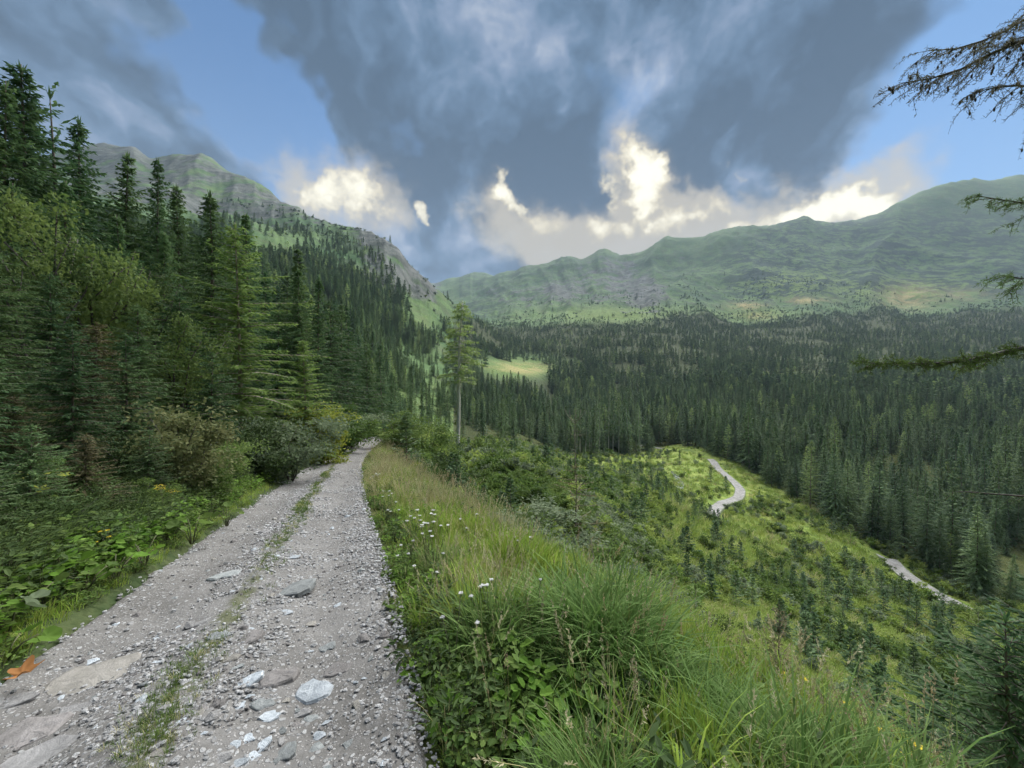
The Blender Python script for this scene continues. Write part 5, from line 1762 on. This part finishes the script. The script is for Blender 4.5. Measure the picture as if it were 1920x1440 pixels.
# ================================================================== verge grass and herbs
g = np.random.default_rng(77)
LUSH = [grass_tuft(400 + k, n=18, H=(0.44, 0.38, 0.48, 0.40, 0.40)[k], w=0.0085, spread=0.075, arch=(0.55, 0.35, 0.7, 0.45, 0.3)[k], segs=5).mesh('lush_grass', [MATS[m_]])
        for k, m_ in enumerate(('grass', 'grass', 'grass_blue', 'grass', 'grass_yellow'))]
SHORT = [grass_tuft(410 + k, n=14, H=0.16, w=0.006, spread=0.06, arch=0.6, segs=3).mesh('short_grass', [MATS[m_]]) for k, m_ in enumerate(('grass', 'grass_yellow', 'grass_dry'))]
DRY = [seed_stalk(420 + k, H=(0.62, 0.5, 0.7)[k], n=5, head=0.12, hw=0.0048, spread=0.09).mesh('dry_grass', [MATS['grass_dry'], MATS[m_]]) for k, m_ in enumerate(('seed_tan', 'seed_tan', 'seed_rust'))]
DRYB = [grass_tuft(425 + k, n=14, H=0.5, w=0.005, spread=0.08, arch=0.45, segs=4).mesh('dry_blades', [MATS['grass_dry']]) for k in range(1)]


def herb(seed, n, leaf, H, mat, lw=0.75, spread=0.12):
    gg = np.random.default_rng(seed)
    G = Geo()
    a = gg.random(n) * 6.283
    r_ = spread * np.sqrt(gg.random(n))
    h = H * (0.25 + 0.75 * gg.random(n))
    p = np.stack([np.cos(a) * r_, np.sin(a) * r_, h], 1)
    for k in range(0, n, 3):
        G.tube(np.stack([p[k] * [0.3, 0.3, 0.0], p[k] * [0.7, 0.7, 0.6], p[k]]), [0.002, 0.0016, 0.001], 3, 0)
    d = unit(np.stack([np.cos(a + gg.normal(0, 0.7, n)), np.sin(a + gg.normal(0, 0.7, n)), gg.normal(0.05, 0.3, n)], 1))
    nr = unit(np.array([[0, 0, 1.0]]) + gg.normal(0, 0.3, (n, 3)))
    L = leaf * (0.6 + 0.7 * gg.random(n))
    G.round_leaves(p, d, unit(np.cross(nr, d)), L, L * lw, 1, fold=0.15)
    return G.mesh('herb', [MATS['twig_green'], MATS[mat]])


HERB = [herb(430, 50, 0.045, 0.15, 'leaf_green'), herb(431, 44, 0.055, 0.20, 'leaf_bright'), herb(432, 60, 0.030, 0.11, 'leaf_green'), herb(433, 56, 0.05, 0.30, 'leaf_dark', 0.4),
        herb(434, 52, 0.042, 0.24, 'leaf_green', 0.7)]
DARKG = [grass_tuft(440, n=20, H=0.45, w=0.008, spread=0.12, arch=0.9, segs=4).mesh('dark_grass', [MATS['leaf_dark']]), grass_tuft(441, n=20, H=0.4, w=0.008, spread=0.12, arch=0.9, segs=4).mesh('dark_grass', [MATS['leaf_olive']])]


def verge(n, s0, s1, y0, y1, power=1.0):
    y = np.exp(math.log(y0) + (math.log(y1) - math.log(y0)) * g.random(n) ** power)
    s = s0 + (s1 - s0) * g.random(n)
    x = road_x(y) + s * 1.085
    return x, y, road_s(x, y)


# right bank: lush tufts, dry stems further along, herbs beside the gravel
x, y, s = verge(23000, 1.1, 5.2, 1.0, 40, 0.85)
edge_s = HALF + 0.05 + 0.10 * fbm(x * 1.3, y * 1.3, 3)
dry = sstep(y, 4.2, 7.5) * np.clip(0.34 + 1.2 * fbm(x / 1.5, y / 1.5, 3), 0, 1)
dry = np.maximum(dry, 0.55 * np.exp(-(((x + 0.25) / 0.30) ** 2 + ((y - 3.1) / 0.45) ** 2)))
near_edge = 1 - sstep(s, edge_s + 0.12, edge_s + 0.5)
lush = (s > edge_s + 0.05) & (g.random(len(x)) < np.clip(1 - 0.55 * near_edge, 0, 1) * (1 - 0.35 * dry) * np.clip(0.75 + 1.2 * fbm(x / 0.5 + 3, y / 0.5, 3), 0.25, 1))
keep = (s > edge_s) & (lush | (g.random(len(x)) < 0.5))
x, y, s, dry, near_edge, edge_s, lush = (q[keep] for q in (x, y, s, dry, near_edge, edge_s, lush))
z = height(x, y)
n = len(x)
rnd = g.random(n)
blu = fbm(x / 0.8 + 9, y / 0.8, 2)
i_l = np.where(blu > 0.22, 2, np.where(rnd < 0.25, 4, np.where(rnd < 0.6, 0, np.where(rnd < 0.8, 1, 3))))
i_l = np.where((dry > 0.5) & (rnd < 0.5), 4, i_l)
isdry = g.random(n) < np.maximum(dry * 0.75, 0.06)
i_d = np.where(g.random(n) < 0.12, 7, np.where(g.random(n) < 0.55, 8, 5 + g.integers(0, 2, n)))
i_h = 9 + g.integers(0, 5, n)
ishort = (near_edge > 0.25) & (g.random(n) < 0.6)
idx = np.where(isdry, i_d, np.where(lush & ~ishort, i_l, np.where(g.random(n) < 0.5, i_h, 14)))
sc_v = (0.65 + 0.55 * g.random(n)) * (1 - 0.35 * near_edge) * np.where(y > 8, 1.15, 1.0) * np.where((idx >= 9), 1.1, 1.0)
sc_v = np.where(idx < 5, sc_v * np.clip(0.85 + 0.95 * fbm(x / 0.55, y / 0.55, 3), 0.35, 1.45), sc_v)
scatter('bank_grass', np.stack([x, y, z - 0.02], 1), LUSH + DRY + DRYB + HERB + SHORT[:1], idx, g.random(n) * 6.28, sc_v,
        'lush green and dry tan grass on the right bank of the track', tilt=np.stack([g.normal(0, 0.2, n), g.normal(0.04, 0.2, n)], 1))

# left verge: leafy herbs in front of the thicket
x, y, s = verge(22000, -7.5, -1.05, 1.0, 40, 0.9)
edge_s = -(HALF + 0.02 + 0.10 * fbm(x * 1.3 + 50, y * 1.3, 3))
keep = (s < edge_s) & (g.random(len(x)) < np.clip(1.15 - 0.25 * (edge_s - s) ** 2, 0.12, 1))
x, y, s, edge_s = (q[keep] for q in (x, y, s, edge_s))
z = height(x, y)
n = len(x)
dist = edge_s - s
rnd = g.random(n)
idx = np.where(dist < 0.22, np.where(rnd < 0.55, 5, np.where(rnd < 0.8, 6, 2)), np.where(rnd < 0.2, 0, np.where(rnd < 0.5, 1, np.where(rnd < 0.62, 2, np.where(rnd < 0.8, 3, 4)))))
idx = np.where((dist > 0.75 + 0.5 * fbm(x, y, 2)) & (rnd < 0.8), np.where(rnd < 0.2, 3, np.where(rnd < 0.62, 7, 8)), idx)
idx = np.where((y > 9) & (dist < 1.0) & (rnd > 0.55), 6, idx)
scl = (0.8 + 0.8 * g.random(n)) * np.where(dist < 0.25, 0.65, 0.95)
scatter('verge_herbs', np.stack([x, y, z - 0.02], 1), HERB + SHORT[:2] + DARKG, idx, g.random(n) * 6.28, scl, 'dense leafy herbs and low grass along the left verge')

# grass in the middle of the track, in broken patches
y = np.exp(np.log(1.2) + (np.log(45) - np.log(1.2)) * g.random(9000))
x = road_x(y) + (g.normal(0.0, 0.075, 9000) + 0.06 * np.sin(y * 2.1)) * 1.085
pt = fbm(x * 0.2, y * 0.9 + 3, 3)
keep = g.random(9000) < np.clip(0.22 + 1.8 * (pt - 0.08), 0.08, 1) * 0.6 + 0.15 * (y > 6)
x, y = x[keep], y[keep]
n = len(x)
scatter('track_grass', np.stack([x, y, road_surface(x, y) - 0.005], 1), [grass_tuft(415 + k, n=14, H=0.16, w=0.006, spread=0.06, arch=0.6, segs=3).mesh('strip_grass', [MATS[m_]]) for k, m_ in enumerate(('leaf_green', 'leaf_olive', 'grass_dry'))],
        np.where(g.random(n) < 0.5, 0, np.where(g.random(n) < 0.7, 1, 2)), g.random(n) * 6.28,
        (0.22 + 0.3 * g.random(n)) * np.clip(0.55 + y * 0.08, 0.5, 1.2), 'broken strip of short grass in the middle of the track')

# ================================================================== stones of the track
MATN = ('stone_pale', 'stone_grey', 'stone_brown', 'stone_tan', 'stone_green')
ROCKS = {m_: [rock_mesh('stone_' + m_, 500 + 7 * k + 31 * j, m_, flat=(0.35, 0.5, 0.28, 0.42)[k], sub=2, asp=(0.7, 0.85, 0.55, 0.62)[k]) for k in range(4)] for j, m_ in enumerate(MATN)}


SLABS = {m_: [slab_mesh('slab_' + m_, 560 + 5 * k + 37 * j, m_, 9 + 2 * k) for k in range(4)] for j, m_ in enumerate(MATN)}


def ground_hit(u_, v_):
    """where the sight line of a surveyed stone meets the track"""
    lo, hi = 0.8, 60.0
    f = lambda y_: float(road_surface(np.array([(u_ - 960) / FPX * y_]), np.array([y_]))[0]) - (720 - v_) / FPX * y_
    for _ in range(40):
        mid_ = (lo + hi) / 2
        if f(mid_) < 0:
            lo = mid_
        else:
            hi = mid_
    return (u_ - 960) / FPX * lo, lo


def stone(mat, k, x_, y_, size, rz, flat=1.0, sink=0.0, asp=1.0, lib=None):
    z_ = float(road_surface(np.array([x_]), np.array([y_]))[0])
    link('stone', (lib or ROCKS)[mat][k % 4], ROAD, (x_, y_, z_ - sink), (g.normal(0, 0.06), g.normal(0, 0.06), rz), (size, size * asp, size * flat))


BIG = [  # column, row, width in columns, material, shape, turn, flatness
    (590, 1300, 82, 'stone_pale', 1, 0.3, 0.9), (525, 1273, 82, 'stone_brown', 2, 0.5, 0.8), (465, 1278, 50, 'stone_pale', 0, 0.6, 0.8), (470, 1198, 52, 'stone_brown', 1, 0.2, 0.9),
    (408, 1195, 42, 'stone_green', 0, 0.5, 0.8), (425, 1079, 70, 'stone_green', 2, 0.2, 0.5), (545, 1108, 110, 'stone_green', 2, 0.15, 0.5), (385, 1166, 40, 'stone_grey', 0, 0.6, 0.6),
    (185, 1270, 150, 'stone_tan', 2, 0.55, 0.45), (55, 1378, 130, 'stone_brown', 2, 0.55, 0.5), (80, 1420, 150, 'stone_grey', 2, 0.5, 0.5), (20, 1318, 70, 'stone_grey', 0, 0.5, 0.5),
    (140, 1332, 55, 'stone_grey', 1, 0.4, 0.5), (462, 1387, 32, 'stone_pale', 3, 0.0, 0.8), (440, 1398, 26, 'stone_pale', 1, 0.3, 0.8), (488, 1400, 40, 'stone_pale', 0, 0.9, 0.7),
    (472, 1420, 32, 'stone_pale', 3, 0.3, 0.7), (442, 1433, 42, 'stone_pale', 0, 0.4, 0.6), (412, 1424, 46, 'stone_grey', 1, 0.1, 0.8), (530, 1414, 62, 'stone_green', 2, 0.3, 0.6),
    (598, 1405, 30, 'stone_green', 1, 1.4, 0.7), (660, 1398, 36, 'stone_green', 3, 0.2, 0.6), (602, 1378, 24, 'stone_pale', 0, 0.2, 0.8), (612, 1355, 22, 'stone_pale', 3, 0.4, 0.8),
    (490, 1322, 48, 'stone_green', 0, 0.2, 0.6), (505, 1345, 38, 'stone_pale', 2, 0.3, 0.6), (565, 1338, 36, 'stone_grey', 0, 0.2, 0.7), (582, 1352, 28, 'stone_green', 1, 0.1, 0.7),
    (406, 1325, 28, 'stone_brown', 1, 0.3, 0.9), (467, 1306, 18, 'stone_pale', 3, 0.4, 1.0), (536, 1314, 16, 'stone_tan', 3, 0.4, 1.0), (373, 1337, 24, 'stone_tan', 3, 0.2, 0.8),
    (436, 1233, 30, 'stone_tan', 0, 0.2, 0.6), (682, 1200, 22, 'stone_brown', 0, 0.4, 1.0), (615, 1214, 36, 'stone_green', 2, 0.3, 0.7), (515, 1140, 28, 'stone_grey', 0, 0.4, 0.8),
    (540, 1148, 24, 'stone_pale', 0, 0.2, 0.7), (585, 1170, 18, 'stone_tan', 3, 0.2, 0.8), (580, 1222, 16, 'stone_pale', 3, 0.1, 0.8), (500, 1224, 24, 'stone_grey', 0, 0.3, 0.7),
    (290, 1243, 20, 'stone_pale', 3, 0.3, 0.8), (175, 1240, 28, 'stone_pale', 0, 0.4, 0.7), (125, 1258, 24, 'stone_grey', 0, 0.4, 0.7), (298, 1412, 26, 'stone_tan', 3, 0.2, 0.8),
    (382, 1375, 16, 'stone_pale', 3, 0.2, 0.8), (635, 1255, 60, 'stone_brown', 2, 0.2, 0.35), (682, 1272, 12, 'stone_pale', 3, 0.2, 0.9), (720, 1386, 16, 'stone_pale', 3, 0.4, 0.8),
    (496, 998, 30, 'stone_grey', 2, 0.2, 0.6), (545, 1046, 30, 'stone_pale', 2, 0.1, 0.5), (720, 1430, 22, 'stone_pale', 3, 0.7, 0.8), (625, 1428, 26, 'stone_green', 1, 0.2, 0.7),
]
nst = 0
for (uu, vv, wpx, mt, kk, rz_, fl) in BIG:
    x_, y_ = ground_hit(uu, vv)
    stone(mt, kk, x_, y_, wpx / FPX * y_ * 0.98, rz_, fl * (1.15 if wpx > 30 else 0.8), 0.0, 1.25, SLABS if wpx > 30 else None)
    nst += 1
while nst < 300:
    y_ = math.exp(math.log(1.55) + (math.log(7.5) - math.log(1.55)) * g.random())
    s_ = (g.random() * 2 - 1) * (HALF - 0.06)
    x_ = float(road_x(y_)) + s_ * 1.085
    if (x_ / y_) * FPX + 960 < -20:
        continue
    mt = MATN[int(g.choice(5, p=[0.22, 0.36, 0.18, 0.10, 0.14]))]
    size = 0.022 + 0.05 * g.random() ** 2.2 + 0.004 * y_
    stone(mt, int(g.integers(0, 4)), x_, y_, size, g.random() * 6.28, 0.9, 0.0, 1.1, SLABS if g.random() < 0.45 else None)
    nst += 1

PEB = [rock_mesh('pebble_mesh', 600 + k, 'pebble', flat=(0.5, 0.7, 0.4, 0.6)[k], sub=1, asp=0.8) for k in range(4)]
PEBB = [rock_mesh('pebble_mesh', 610 + k, ('stone_brown', 'stone_grey')[k], flat=0.5, sub=1, asp=0.8) for k in range(2)]
n = 46000
y = np.exp(math.log(1.35) + (math.log(16) - math.log(1.35)) * g.random(n) ** 1.1)
s = (g.random(n) * 2 - 1) * (HALF + 0.03)
x = road_x(y) + s * 1.085
cl = fbm(x * 1.6, y * 1.6, 4)
rutp = np.exp(-((s - 0.62) / 0.26) ** 2) + np.exp(-((s + 0.66) / 0.26) ** 2)
mid_g = np.exp(-(s / 0.16) ** 2)
keep = g.random(n) < np.clip(0.62 + 1.3 * cl - 0.58 * rutp - 0.25 * mid_g + 0.35 * sstep(s, 0.85, 1.1), 0.06, 1)
x, y, s = x[keep], y[keep], s[keep]
n = len(x)
size = (0.010 + 0.020 * g.random(n) ** 2.6) * (0.75 + 0.12 * np.minimum(y, 8)) + 0.012 * (g.random(n) < 0.04)
scatter('gravel', np.stack([x, y, road_surface(x, y) + 0.001], 1), PEB + PEBB, np.where(g.random(n) < 0.22, 4 + g.integers(0, 2, n), g.integers(0, 4, n)), g.random(n) * 6.28, size, 'loose grey gravel strewn over the track', parent=ROAD)

# ================================================================== single plants that stand out
BURL = [round_leaf_mesh('large_leaf', 700 + k, m_, 0, 0.42, cup=0.30, fold=0.22) for k, m_ in enumerate(('leaf_bright', 'leaf_green', 'leaf_grey'))]
MAPL = round_leaf_mesh('maple_leaf', 710, 'leaf_yellow', 5, 0.3, k=20)
AUTL = round_leaf_mesh('dead_leaf', 711, 'leaf_autumn', 5, 0.3, k=20, cup=0.25, fold=0.3)


def leaf_plant(name, u_, y_, size, nl, mesh_, label, cat, group=None, hgt=0.22, spread=0.16, dz_=0.0):
    x_, yy, z_ = pos(u_, y_)
    root = bpy.data.objects.new(name, None)
    COL.objects.link(root)
    root.location = (x_, yy, z_ + dz_)
    tag(root, label, cat, group)
    S = Geo()
    for k in range(nl):
        a = k * 2.4 + g.random()
        r_ = spread * (0.35 + 0.65 * g.random())
        p = np.array([math.cos(a) * r_, math.sin(a) * r_, hgt * (0.55 + 0.5 * g.random())])
        S.tube(np.stack([p * [0.1, 0.1, 0], p * [0.5, 0.5, 0.7], p]), [0.006, 0.005, 0.004], 5)
        sz = size * 0.85 * (0.55 + 0.6 * g.random())
        link('leaf', mesh_, root, tuple(p), (g.normal(-0.25, 0.3), g.normal(0, 0.32), a - 1.57), sz)
    link('stalks', S.mesh('stalks', [MATS['twig_green']], True), root)
    return root


GB = 'large-leaved plants on the left verge'
leaf_plant('butterbur_plant', 90, 3.35, 0.20, 7, BURL[0], 'bright large leaved plant in the middle of the left verge', 'plant', GB, 0.30)
leaf_plant('butterbur_plant', 12, 2.72, 0.19, 5, BURL[2], 'grey green large leaved plant at the left picture edge', 'plant', GB, 0.26)
leaf_plant('butterbur_plant', 215, 3.75, 0.15, 9, BURL[0], 'bright green leafy plant hanging over the gravel edge', 'plant', GB, 0.24)
leaf_plant('butterbur_plant', 160, 3.5, 0.14, 8, BURL[1], 'mid green large leaved plant between the two bright ones', 'plant', GB, 0.2)
leaf_plant('butterbur_plant', 270, 4.2, 0.15, 8, BURL[0], 'bright large leaved plant below the yellow flowers', 'plant', GB, 0.28)
leaf_plant('butterbur_plant', 360, 5.2, 0.20, 8, BURL[1], 'large leaved plant below the reddish brown bush', 'plant', GB, 0.32)
leaf_plant('butterbur_plant', 425, 6.3, 0.18, 7, BURL[1], 'farthest large leaved plant on the left verge', 'plant', GB, 0.3)
leaf_plant('butterbur_plant', 40, 2.95, 0.14, 7, BURL[1], 'small leaved clump behind the grey green leaf', 'plant', GB, 0.18)
leaf_plant('butterbur_plant', 10, 2.5, 0.13, 6, BURL[0], 'leafy clump just above the fallen orange leaf', 'plant', GB, 0.14)
leaf_plant('maple_seedling', 78, 4.6, 0.17, 5, MAPL, 'pale yellow lobed leaves lighting up the dark left bank', 'plant', None, 0.75, 0.22)
leaf_plant('coltsfoot_plant', 962, 1.78, 0.085, 4, BURL[0], 'broad bright leaf in the grass at the bottom', 'plant', None, 0.16, 0.07)
leaf_plant('coltsfoot_plant', 752, 3.0, 0.085, 6, BURL[1], 'rounded leaves creeping onto the gravel edge', 'plant', None, 0.10, 0.12)
leaf_plant('coltsfoot_plant', 765, 2.75, 0.07, 5, BURL[1], 'small rounded leaves just below the creeping ones', 'plant', None, 0.08, 0.10)
x_, y_ = (14 - 960) / FPX * 2.25, 2.25
fl = link('fallen_leaf', AUTL, None, (x_, y_, hz(x_, y_) + 0.05), (0.12, 0.1, -0.9), 0.13)
tag(fl, 'large curled orange dead leaf at the left track edge', 'leaf')


def flower_plant(name, u_, y_, H, petal, label, group, n_st=4, head=0.035, seed=0):
    gg = np.random.default_rng(900 + seed)
    x_, yy, z_ = pos(u_, y_)
    root = bpy.data.objects.new(name, None)
    COL.objects.link(root)
    root.location = (x_, yy, z_)
    tag(root, label, 'flower', group)
    S, Lf = Geo(), Geo()
    for k in range(n_st):
        a = gg.random() * 6.283
        h = H * (0.8 + 0.3 * gg.random())
        tip = np.array([math.cos(a), math.sin(a), 0]) * (0.04 + 0.10 * gg.random()) + np.array([0, 0, h])
        q = np.linspace(0, 1, 5)
        c = np.stack([tip * [e ** 1.5, e ** 1.5, e] for e in q])
        S.tube(c, np.linspace(0.0028, 0.0016, 5), 4)
        m = 8
        f = 0.2 + 0.65 * gg.random(m)
        p = np.stack([np.interp(f, q, c[:, i]) for i in range(3)], -1)
        d = unit(gg.normal(0, 1, (m, 3)) * [1, 1, 0.3] + [0, 0, 0.35])
        Lf.leaves(p, d, unit(np.cross(d, [[0, 0, 1.0]])), 0.05 * (0.6 + 0.6 * gg.random(m)), 0.012)
        F = Geo()
        m = 40                                # flat umbel of small florets on rays
        rr_ = head * np.sqrt(gg.random(m))
        aa = gg.random(m) * 6.283
        fp = tip + np.stack([np.cos(aa) * rr_, np.sin(aa) * rr_, 0.012 - 5.0 * rr_ ** 2 + gg.normal(0, 0.002, m)], 1)
        for e in range(6):
            S.tube(np.stack([tip - [0, 0, 0.02], (tip - [0, 0, 0.008]) * 0.5 + fp[e] * 0.5 - [0, 0, 0.004], fp[e] - [0, 0, 0.002]]), [0.001, 0.0008, 0.0007], 3)
        fd = unit(np.stack([np.cos(aa), np.sin(aa), gg.normal(0, 0.25, m)], 1))
        F.leaves(fp - fd * 0.005, fd, unit(np.cross([[0, 0, 1.0]], fd) + gg.normal(0, 0.2, (m, 3))), 0.010, 0.008, wide=0.5)
        link('flower_head', F.mesh('florets', [MATS[petal]]), root)
    link('stem', S.mesh('flower_stems', [MATS['twig_green']], True), root)
    link('leaves', Lf.mesh('flower_leaves', [MATS['leaf_green']]), root)


YG = 'white yarrow on the right bank'
for k, (uu, yy, H, lab, ns, hd) in enumerate((
        (852, 2.28, 0.42, 'white yarrow nearest to the gravel edge', 3, 0.026), (918, 2.6, 0.44, 'white yarrow in the lush grass, right of the nearest one', 5, 0.026),
        (1005, 2.55, 0.42, 'single small white flower in the lush grass', 1, 0.018), (800, 4.1, 0.55, 'dense white yarrow clump at the edge of the dry grass', 9, 0.04),
        (770, 4.3, 0.5, 'white yarrow left of the dense clump', 5, 0.035), (815, 3.9, 0.5, 'white yarrow just right of the dense clump', 6, 0.035),
        (802, 3.1, 0.42, 'white yarrow beside the rust coloured grass', 3, 0.025), (760, 3.7, 0.38, 'low white yarrow near the gravel edge', 4, 0.028),
        (885, 4.4, 0.55, 'white yarrow behind the lush grass', 3, 0.03), (725, 6.5, 0.5, 'far white yarrow by the track edge', 5, 0.04), (705, 9.5, 0.5, 'farthest white yarrow along the track', 6, 0.05),
        (980, 4.3, 0.5, 'white yarrow near the willow bush', 3, 0.028), (740, 5.2, 0.5, 'white yarrow by the short green grass', 4, 0.035))):
    flower_plant('yarrow_plant', uu, yy, H, 'petal_white', lab, YG, ns, hd * 0.46, k)
for k, (uu, yy, H, lab, ns, hd, grp) in enumerate((
        (312, 5.6, 0.62, 'yellow flower heads on the left verge', 6, 0.065, None), (210, 4.0, 0.34, 'small yellow flowers among the bright leaves', 4, 0.02, None),
        (1690, 2.55, 0.50, 'yellow ragwort low at the bottom right', 4, 0.03, 'yellow ragwort at the lip'), (1660, 2.9, 0.45, 'paler yellow ragwort left of the low one', 3, 0.024, 'yellow ragwort at the lip'),
        (1500, 3.3, 0.50, 'yellow ragwort beside the brown sapling', 5, 0.022, 'yellow ragwort at the lip'), (1565, 3.2, 0.5, 'small yellow ragwort right of the brown sapling', 3, 0.02, 'yellow ragwort at the lip'))):
    flower_plant('ragwort_plant', uu, yy, H, 'petal_yellow', lab, grp, ns, hd, 40 + k)

# tall dry stalks against the slope
STK = [seed_stalk(800 + k, H=1.0, n=1, head=(0.16, 0.12, 0.20)[k], hw=0.014, spread=0.0, lean=(0.15, 0.4, 0.08)[k], hm=60) for k in range(3)]
STKM = [s_.mesh('stalk', [MATS['grass_dry'], MATS['seed_tan']]) for s_ in STK]
for k, (uu, yy, vt, lab) in enumerate((
        (1560, 2.35, 1245, 'tall dry grass stalk with white head at bottom right'), (1605, 2.2, 1292, 'thick pale seed head at bottom right'), (1620, 2.15, 1300, 'leaning dry stalk right of the thick seed head'),
        (1470, 2.9, 1095, 'tall dry stalk beside the brown sapling'), (1440, 2.8, 1160, 'dry stalk left of the brown sapling'), (1500, 2.7, 1150, 'arching dry stalk right of the brown sapling'),
        (1790, 2.2, 1350, 'pale stalk near the dark right corner'), (1895, 1.95, 1380, 'fluffy pale seed head in the bottom right corner'), (1240, 3.0, 1090, 'pale grass head over the lush grass'),
        (1130, 3.1, 1130, 'curved pale grass head in the lush grass'), (1040, 2.3, 1220, 'nodding pale seed head in the lush grass'), (1330, 2.9, 1130, 'pale stalk at the right end of the lush grass'))):
    x_, yy_, z_ = pos(uu, yy)
    h = (720 - vt) / FPX * yy - z_
    o = link('grass_stalk', STKM[k % 3], None, (x_, yy_, z_), (0, 0, k * 2.1), max(h, 0.2))
    tag(o, lab, 'grass stalk', 'dry grass stalks on the right bank')

# ================================================================== the air of the valley
def haze():
    x0, x1, y0, y1, z0, z1 = -4400, 4400, -4400, 4400, Z_LOW - 2.0, Z_HIGH + 30.0
    v = [(x, y, z) for z in (z0, z1) for y in (y0, y1) for x in (x0, x1)]
    f = [(0, 2, 3, 1), (4, 5, 7, 6), (0, 1, 5, 4), (2, 6, 7, 3), (0, 4, 6, 2), (1, 3, 7, 5)]
    m, N = new_mat('haze')
    pv = N.n('ShaderNodeVolumePrincipled', {'Color': (0.66, 0.82, 1.0, 1.0), 'Density': 0.00009, 'Anisotropy': 0.0})
    o_ = N.n('ShaderNodeOutputMaterial')
    N.t.links.new(pv.outputs[0], o_.inputs['Volume'])
    me = mesh_np('haze', v, f, [m])
    tag(link('haze', me), 'faint bluish haze filling the valley', None, None, 'stuff')


haze()
